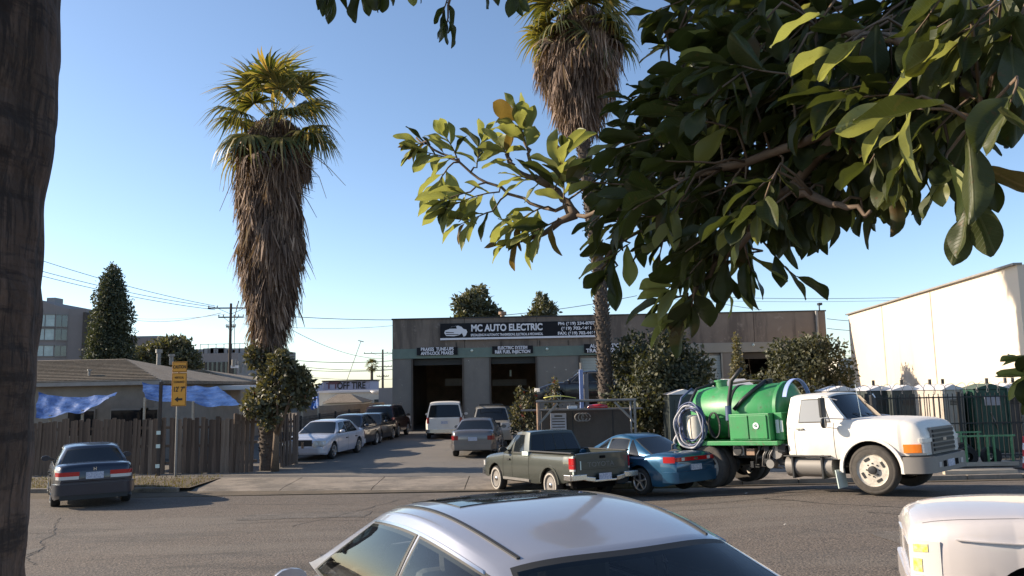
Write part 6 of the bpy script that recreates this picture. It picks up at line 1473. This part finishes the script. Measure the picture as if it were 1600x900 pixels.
    for i in range(int(nfr * .5)):
        el = math.radians(r_.uniform(-72, -25)); az = r_.uniform(0, 6.28); sc = crown_r / 1.9 * r_.uniform(.7, 1.0); d = Vector((math.cos(az) * math.cos(el), math.sin(az) * math.cos(el), math.sin(el)))
        f = link('dead_frond', FD[r_.randrange(4)], t); f.rotation_mode = 'QUATERNION'; f.rotation_quaternion = d.to_track_quat('Y', 'Z') @ Matrix.Rotation(r_.gauss(0, .6), 3, 'Y').to_quaternion()
        f.location = cc + Vector((0, 0, -.35 - r_.random() * .5)); f.scale = (sc, sc, sc)
    return t, g, cc
Yp = 27.8
def Q(px, py, Y=Yp): p = P(px, py, Y); return (p.x, p.y, p.z)
def sk(rows, axis_px, Y):
    out = []
    for py, l_, r2 in rows:
        z = P(800, py, Y).z; ap_ = axis_px(py); s_ = Y / 1250 * 1.02; zc = P(ap_, py, Y).z; out.append((zc, (ap_ - l_) * s_, (r2 - ap_) * s_))
    return sorted(out)
def ax1(py): return interp([(90, 432), (250, 430), (400, 428), (540, 413), (735, 420)], py)
pb = P(420, 738, Yp)
pr1 = sk([(207, 405, 455), (225, 390, 468), (245, 380, 474), (262, 376, 474), (300, 381, 463), (350, 381, 462), (400, 380, 468), (440, 385, 458), (480, 391, 449), (520, 398, 436), (548, 403, 429)], ax1, Yp)
# skirt strips hang below their root, so the lowest roots start a little higher
pr1 = [(z + .35, l_, r2) for z, l_, r2 in pr1]
t1, g1, cc1 = palm('shaggy fan palm with a thick brown skirt at the left of the driveway', (pb.x, Yp, LOTZ), [Q(ax1(y_), y_) for y_ in (740, 640, 545, 400, 250, 175)],
    pr1, P(430, 190, Yp), 2.6, 34, 3, .22, 26000)
for i, (px, py, dx, dy, L) in enumerate(((470, 250, 40, 60, 1), (475, 235, 45, 40, 1), (480, 240, 60, 50, 1), (365, 260, -22, 70, 1), (362, 250, -14, 50, 1), (465, 300, 30, 40, 1), (452, 410, -50, 40, 1), (373, 470, -6, 80, 1), (462, 430, 6, 60, 1), (470, 450, 3, 40, 1))):
    a, b = P(px, py, Yp - .3) - Vector(t1.location), P(px + dx, py + dy, Yp - .5) - Vector(t1.location)
    mid = (a + b) / 2 + Vector((rng.uniform(-.1, .2), 0, rng.uniform(.05, .25)))
    pts = [a, a.lerp(mid, .5) + Vector((0, 0, .05)), mid, mid.lerp(b, .5), b]
    MB().tube(pts, .02, 5, True, .008).build('loose_strand', 'twig' if i % 2 else 'timber', t1, True)
Y2 = 31.0
def ax2(py): return interp([(-20, 902), (80, 903), (200, 908), (440, 938), (600, 946), (690, 950)], py)
pb2 = P(950, 690, Y2)
pr2 = sk([(25, 885, 925), (45, 872, 945), (65, 858, 958), (90, 848, 968), (120, 846, 965), (150, 855, 950), (180, 872, 938), (205, 888, 928)], ax2, Y2); pr2 = [(z + .35, l_, r2) for z, l_, r2 in pr2]
palm('tall fan palm half hidden by the hanging leaves, its scaly trunk crossing the banner', (pb2.x, Y2, LOTZ), [Q(ax2(y_), y_, Y2) for y_ in (700, 600, 440, 200, 80, -10)],
    pr2, P(905, 32, Y2), 2.7, 40, 8, .25, 12000)
def mini_palm(px, ytop, Y, label, seed):
    p = P(px, ytop + 8, Y); t = thing('fan_palm', label, 'palm tree', (p.x, Y, 0), group='distant small palms'); MB().cyl((0, 0, 0), (0, 0, p.z), .28, .22, 8).build('trunk', 'palmtrunk', t, True)
    r_ = random.Random(seed)
    for i in range(22):
        el = math.radians(80 - 150 * i / 22); az = i * 2.4; d = Vector((math.cos(az) * math.cos(el), math.sin(az) * math.cos(el), math.sin(el)))
        f = link('frond', FM[i % 6], t); f.rotation_mode = 'QUATERNION'; f.rotation_quaternion = d.to_track_quat('Y', 'Z'); f.location = (0, 0, p.z); f.scale = (.75,) * 3
mini_palm(581, 563, 135, 'small distant fan palm beside the distant utility pole', 1)

# ------------------------------------------------------------------ near tree trunk on the left
def near_trunk():
    Y = 2.6; t = thing('palm_trunk', 'massive dark trunk filling the left edge of the picture', 'tree', (P(-110, 900, Y).x, Y, .6)); o = Vector(t.location)
    edge = [(-330, 100), (0, 95), (60, 94), (130, 88), (200, 86), (260, 76), (320, 68), (400, 66), (470, 65), (560, 63), (640, 57), (700, 50), (760, 46), (820, 41), (900, 36), (1150, 24)]
    m = MB(); vs = []; n = 72; rows = linsp(-330, 1560, 170); g = random.Random(3)
    from mathutils import noise as NZ
    for py in rows:
        ex = smooth_interp(edge, py); e = P(ex, py, Y) - o; r = .40 + .02 * math.sin(py * .01)
        z = P(ex, py, Y).z - o.z; xe = P(ex, py, Y).x; xc = xe - r
        for _ in range(8): xc = Y * math.tan(math.atan2(xe, Y) - math.asin(r / math.hypot(xc, Y)))
        for j in range(n):
            a = 2 * math.pi * j / n; q = Vector((math.cos(a) * 2.2, math.sin(a) * 2.2, z * 2.0)); d = .022 * NZ.noise(q) + .012 * NZ.noise(q * 3.1) + .007 * NZ.noise(Vector((math.cos(a) * 9, math.sin(a) * 9, z * 2.5)))
            d += .012 * abs(NZ.noise(Vector((math.cos(a) * 14, math.sin(a) * 14, z * 1.1)))); d += .0025 * math.sin(z * 26 + 1.2 * math.sin(a * 2)) + .006 * NZ.noise(Vector((math.cos(a) * 22, math.sin(a) * 22, z * 1.6))); rr = r + d
            vs.append((xc - o.x + math.cos(a) * rr, math.sin(a) * rr, z))
    m.add(vs, [(i * n + j, i * n + (j + 1) % n, (i + 1) * n + (j + 1) % n, (i + 1) * n + j) for i in range(len(rows) - 1) for j in range(n)])
    m.build('trunk', 'bark', t, True)
near_trunk()

# ------------------------------------------------------------------ overhanging broadleaf tree
def leaf_mesh(seed, curl, fold, wd):
    g = random.Random(seed); m = MB(); nu = 13; vs = []; fs = []; W = [.02, .13, .25, .36, .45, .52, .575, .61, .615, .57, .47, .3, .05]
    ph = g.uniform(0, 6)
    for i in range(nu):
        u = i / (nu - 1); w_ = W[i] * wd * .5
        for k in (-1, -.5, 0, .5, 1):
            x = k * w_ * (1 - .06 * abs(k)); z = -curl * u * u * .5 + fold * abs(k) * w_ * 1.3 + .022 * math.sin(u * 11 + ph + k * 2.5) * (.4 + abs(k)); x += .05 * math.sin(u * 3 + ph) * u; vs.append((x, u, z))
    for i in range(nu - 1):
        for k in range(4): fs.append((i * 5 + k, i * 5 + k + 1, (i + 1) * 5 + k + 1, (i + 1) * 5 + k))
    m.add(vs, fs); me = bpy.data.meshes.new('leaf'); me.from_pydata(m.v, [], m.f); me.polygons.foreach_set('use_smooth', [True] * len(me.polygons)); return me
LM = []
for mt in ('leaf_green', 'leaf_sunlit', 'leaf_brown'):
    row = []
    for i in range(8):
        me = leaf_mesh(i, [.1, .45, .25, .75, .0, -.25, .6, .3][i], [.35, .7, .2, .45, .9, .3, .6, .15][i], [.72, .6, .84, .62, .7, .78, .5, .9][i]); me.materials.append(M[mt]); row.append(me)
    LM.append(row)
def broadleaf():
    base = Vector((3.3, 2.4, .6)); t = thing('broadleaf_tree', 'large leathery leaved tree overhanging the view from the upper right', 'tree', base)
    r_ = random.Random(12)
    def PP(a): return P(*a) - base
    fork = Vector((3.1, 2.3, 4.3)) - base
    limbs = {
     'A': [fork, PP((1760, 60, 1.9)), PP((1560, 130, 1.7)), PP((1330, 190, 1.8)), PP((1130, 262, 2.1)), PP((975, 318, 2.5)), PP((900, 336, 2.75)), PP((850, 325, 2.9)), PP((760, 285, 3.0)), PP((690, 240, 3.05)), PP((650, 215, 3.1))],
     'B': [PP((1560, 130, 1.7)), PP((1400, 60, 1.9)), PP((1200, 40, 2.2)), PP((1060, 50, 2.5)), PP((1010, 40, 2.6))],
     'C': [PP((1330, 190, 1.8)), PP((1240, 290, 1.95)), PP((1160, 380, 2.1)), PP((1090, 440, 2.2)), PP((1060, 490, 2.25))],
     'D': [PP((1560, 130, 1.7)), PP((1530, 200, 1.5)), PP((1520, 290, 1.45))],
     'E': [PP((900, 336, 2.75)), PP((860, 290, 2.85)), PP((825, 240, 2.9)), PP((815, 205, 2.9))],
     'F': [PP((975, 318, 2.5)), PP((960, 380, 2.5)), PP((940, 430, 2.55))],
     'G': [PP((900, 336, 2.75)), PP((840, 370, 2.8)), PP((815, 378, 2.8))],
     'H': [PP((1760, 60, 1.9)), PP((1500, -190, 2.2)), PP((1100, -160, 2.5)), PP((800, -110, 2.6)), PP((600, -70, 2.7)), PP((500, -60, 2.8))],
     'I': [PP((1240, 290, 1.95)), PP((1300, 320, 1.8)), PP((1360, 330, 1.7))],
     'J': [PP((800, -110, 2.6)), PP((720, -40, 2.6)), PP((700, 10, 2.6))],
     'K': [PP((860, 290, 2.85)), PP((800, 262, 2.9)), PP((790, 240, 2.9))],
     'L': [PP((1760, 60, 1.9)), PP((1680, 300, 2.0)), PP((1640, 520, 2.05)), PP((1610, 585, 2.05))],
    }
    m = MB(); m.tube([(0, 0, -.1), (-.05, .03, 1.2), (-.02, .0, 2.5), fork], [.24, .2, .15, .04], 14); m.build('trunk', 'bark', t, True)
    for k, pts in limbs.items():
        r0, r1 = {'A': (.016, .004), 'B': (.014, .005), 'C': (.013, .004), 'H': (.02, .006), 'D': (.013, .004)}.get(k, (.012, .004))
        sm = []
        for i in range(len(pts) - 1):
            for q in range(5): sm.append(pts[i].lerp(pts[i + 1], q / 5) + Vector((r_.gauss(0, .006), r_.gauss(0, .006), r_.gauss(0, .006))) * (1 if q else 0))
        sm.append(pts[-1]); rr = [max(r1, r0 * (1 - i / len(sm)) ** 1.6 + r1) for i in range(len(sm))]
        MB().tube(sm, rr, 7).build('branch', 'twig', t, True)
        limbs[k] = sm
    nodes = [p for sm in limbs.values() for p in sm]
    leaves = []; tw = MB()
    def leaf(p, d, L, kind, roll=None):
        d = d.normalized(); q = d.to_track_quat('Y', 'Z'); q = q @ Matrix.Rotation(r_.gauss(0, .55) if roll is None else roll, 3, 'Y').to_quaternion(); leaves.append((p, q, L, kind, r_.randrange(8)))
    def sprig(px, py, Y, dpx, dpy, n, L, length, light=.15, brown=.0, spread=.8, att=True):
        """a twig starting near px,py growing in image direction (dpx, dpy) with n leaves of length L"""
        s = Y / 1250; p0 = PP((px, py, Y)); d = (cr * dpx - cu * dpy).normalized(); d = (d + Vector((0, r_.uniform(-.35, .35), 0))).normalized()
        pts = [p0]
        for i in range(5): d = (d + Vector((r_.gauss(0, .08), r_.gauss(0, .08), r_.gauss(-.04, .06)))).normalized(); pts.append(pts[-1] + d * length / 5)
        if att:
            a = min(nodes, key=lambda q: (q - p0).length); mid = (a + p0) / 2 + Vector((0, 0, .01)); tw.tube([a, mid] + pts, .004, 5, True, .0016)
        else: tw.tube(pts, .004, 5, True, .0016)
        side = d.cross(Vector((0, 1, 0))).normalized(); up2 = d.cross(side)
        for i in range(n):
            u = (i + 1) / n; p = pts[min(5, int(u * 5))].lerp(pts[min(5, int(u * 5) + 1)], (u * 5) % 1) if u < 1 else pts[5]
            a = i * 2.4 + r_.uniform(-.5, .5); out = side * math.cos(a) + up2 * math.sin(a) * .75
            k = spread * (1.15 - .75 * u); dd = d * (1 - k * .45) + out * k + Vector((0, 0, -.15))
            kind = 2 if r_.random() < brown else (1 if r_.random() < light else 0)
            leaf(p, dd, L * r_.uniform(.75, 1.12) * (.8 if u > .85 else 1), kind)
    # tip sprays at the left, sunlight put into mostly paler leaves
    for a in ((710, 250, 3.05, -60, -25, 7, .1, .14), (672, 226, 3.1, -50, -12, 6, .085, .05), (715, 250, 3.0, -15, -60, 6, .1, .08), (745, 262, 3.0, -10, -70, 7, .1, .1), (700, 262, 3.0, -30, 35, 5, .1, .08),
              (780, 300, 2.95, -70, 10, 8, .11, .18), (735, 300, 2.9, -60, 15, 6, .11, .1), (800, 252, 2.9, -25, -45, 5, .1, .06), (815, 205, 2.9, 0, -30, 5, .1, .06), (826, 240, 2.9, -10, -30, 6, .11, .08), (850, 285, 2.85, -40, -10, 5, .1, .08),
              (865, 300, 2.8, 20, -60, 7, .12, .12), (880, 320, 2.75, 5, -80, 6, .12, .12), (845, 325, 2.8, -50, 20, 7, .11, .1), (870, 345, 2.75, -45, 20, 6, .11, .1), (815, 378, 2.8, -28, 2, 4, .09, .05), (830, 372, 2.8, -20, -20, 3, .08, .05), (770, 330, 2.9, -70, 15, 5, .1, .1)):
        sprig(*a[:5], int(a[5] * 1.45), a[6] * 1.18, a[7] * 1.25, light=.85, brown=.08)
    # bulk mass, dense and dark
    rows = [  # (x0, x1, y0, y1, Y, count, leaf length, dx, dy)
     (1060, 1220, -20, 80, 2.5, 16, .145, -60, 8), (1180, 1480, -30, 50, 2.1, 24, .15, -60, 15), (1070, 1180, 70, 170, 2.4, 15, .14, -70, 5), (1130, 1330, 50, 160, 2.1, 24, .15, -60, 20),
     (1300, 1560, 20, 140, 1.9, 26, .15, -40, 30), (1010, 1110, 160, 240, 2.5, 15, .13, -75, 0), (1090, 1250, 150, 250, 2.2, 20, .15, -60, 20), (1220, 1420, 140, 230, 1.9, 19, .14, -40, 40),
     (960, 1050, 235, 310, 2.6, 12, .12, -65, 10), (1040, 1200, 250, 340, 2.2, 19, .13, -50, 30), (1180, 1300, 230, 300, 2.0, 11, .12, -30, 50), (985, 1060, 315, 370, 2.5, 9, .11, -50, 20),
     (1060, 1180, 340, 395, 2.2, 11, .11, -30, 35), (1390, 1500, 140, 220, 1.8, 9, .13, -30, 55), (1540, 1660, -40, 40, 1.8, 12, .14, -10, 50), (1470, 1600, -20, 90, 1.8, 14, .14, -40, 40), (1480, 1600, -60, 20, 1.6, 10, .14, -30, 30)]
    for (x0, x1, y0, y1, Y, cnt, L, dx, dy) in rows:
        for i in range(int(cnt * 1.12)): sprig(r_.uniform(x0 + 20, x1 + 20), r_.uniform(y0, y1), Y + r_.uniform(-.2, .3), dx + r_.gauss(0, 25), dy + r_.gauss(0, 25), r_.choice((4, 5, 6)), L * r_.uniform(.78, 1.08), .15, light=.09, brown=.004, spread=.8)
    # lower fringe
    for a in ((985, 380, 2.5, -45, 20, 6, .13, .08), (965, 415, 2.5, -30, 20, 4, .12, .05), (985, 345, 2.55, -55, 15, 5, .13, .08), (1085, 430, 2.2, -40, 25, 6, .12, .08), (1075, 460, 2.2, -45, 12, 6, .12, .07), (1085, 450, 2.15, 2, 55, 4, .12, .06), (1075, 490, 2.2, -35, 8, 4, .11, .05),
              (1120, 400, 2.2, -5, 50, 5, .11, .06), (1165, 390, 2.1, 15, 45, 5, .12, .06), (1230, 320, 2.0, 0, 50, 5, .12, .05), (1285, 290, 1.9, 5, 50, 5, .12, .05), (1315, 260, 1.9, 20, 45, 4, .12, .05), (1345, 310, 1.8, 5, 20, 2, .07, .03),
              (1400, 240, 1.75, -10, 55, 4, .12, .06), (1480, 240, 1.6, -25, 60, 4, .12, .05), (1520, 300, 1.45, 5, 60, 3, .12, .04), (1440, 150, 1.5, -70, 25, 3, .15, .05), (1590, 120, 1.4, -10, 60, 3, .15, .05)):
        sprig(*a, light=.35, spread=.7)
    # two large leaves close to the lens and the strip hanging at the right
    leaf(PP((1475, 160, 1.35)), cr * -70 - cu * 22 + cf * 3, .155, 0, .2); leaf(PP((1510, 210, 1.4)), cr * 12 - cu * 70 + cf * 2, .16, 0, .1); leaf(PP((1560, 170, 1.35)), cr * 50 - cu * 45, .16, 0, .3)
    leaf(PP((1350, 60, 1.6)), cr * -55 - cu * 45, .13, 1, .5); leaf(PP((1280, 20, 1.6)), cr * -75 - cu * 40, .13, 1, .1); leaf(PP((1460, 90, 1.5)), cr * -55 - cu * 45, .12, 1, .3)
    # leaves dangling into the top of the frame, left part
    for a in ((480, -25, 2.7, 20, 25, 3, .1, .04), (515, -30, 2.7, 5, 50, 4, .13, .04), (560, -30, 2.7, 15, 45, 3, .12, .04), (600, -35, 2.7, 0, 40, 3, .11, .04), (700, -5, 2.6, -12, 35, 4, .1, .06), (700, 28, 2.6, -5, 20, 3, .095, .02), (750, -25, 2.6, 10, 15, 3, .1, .03), (805, -25, 2.6, 3, 45, 3, .1, .03), (640, -40, 2.6, 10, 30, 2, .1, .03)):
        sprig(*a, light=.05, spread=.6)
    for a in ((1630, 585, 2.05, -35, 0, 7, .09, .04), (1632, 570, 2.05, -20, -10, 4, .08, .04), (1632, 596, 2.05, -20, 15, 4, .08, .04)): sprig(*a, light=.5, spread=.9)
    # crown continuing unseen above and left of the frame, added to shade the leaves
    off = []
    for i in range(150):
        px, py = r_.uniform(250, 1700), r_.uniform(-560, -130)
        sprig(px, py, r_.uniform(1.9, 3.2), r_.gauss(0, 50), r_.gauss(15, 30), 5, .14, .14, light=.1, att=r_.random() < .25)
    tw.build('twigs', 'twig', t, True)['kind'] = 'stuff'
    # the nearest and largest leaves inside the frame are objects, the remainder is one mass
    def inframe(p):
        v = p + base - Vector((0, 0, CAMZ)); k = v.dot(cf); x = CX + v.dot(cr) / k * F; y = CY - v.dot(cu) / k * F; return -40 < x < 1640 and -30 < y < 930, k
    sc = []
    for i, l_ in enumerate(leaves):
        ok, k = inframe(l_[0]); sc.append((-(l_[2] / k) if ok else 1, i))
    sc.sort(); big = {i for _, i in sc[:300]}
    rest = []
    for i, (p, q, L, kind, v) in enumerate(leaves):
        if i in big:
            o = link('leaf', LM[kind][v], t); o.location = p; o.rotation_mode = 'QUATERNION'; o.rotation_quaternion = q; o.scale = (L, L, L)
        else: rest.append((p, q, L, kind, v))
    co = []; fi = []; mi = []; b0 = 0
    cache = {}
    for k_ in range(3):
        for v in range(8):
            me = LM[k_][v]; a = np.empty(len(me.vertices) * 3); me.vertices.foreach_get('co', a); cache[(k_, v)] = (a.reshape(-1, 3), np.array([list(f.vertices) for f in me.polygons]))
    for p, q, L, kind, v in rest:
        a, f = cache[(kind, v)]; Mx = np.array(q.to_matrix()); co.append(a @ Mx.T * L + np.array(p)); fi.append(f + b0); mi += [kind] * len(f); b0 += len(a)
    co = np.concatenate(co); fi = np.concatenate(fi); me = bpy.data.meshes.new('leaf_mass'); me.from_pydata(co.tolist(), [], fi.tolist())
    for mt in ('leaf_green', 'leaf_sunlit', 'leaf_brown'): me.materials.append(M[mt])
    me.polygons.foreach_set('material_index', mi); me.polygons.foreach_set('use_smooth', [True] * len(me.polygons)); o = link('leaf_mass', me, t); o['kind'] = 'stuff'
    print('leaves', len(leaves))
broadleaf()

# lettering becomes plain mesh
dg = bpy.context.evaluated_depsgraph_get(); dg.update()
for o in [o for o in S.objects if o.type == 'FONT']:
    me = bpy.data.meshes.new_from_object(o.evaluated_get(dg)); n_ = link('x', me, o.parent); nm = o.name.split('.')[0]
    n_.location = o.location; n_.rotation_euler = o.rotation_euler; n_.scale = o.scale
    bpy.data.objects.remove(o); n_.name = nm
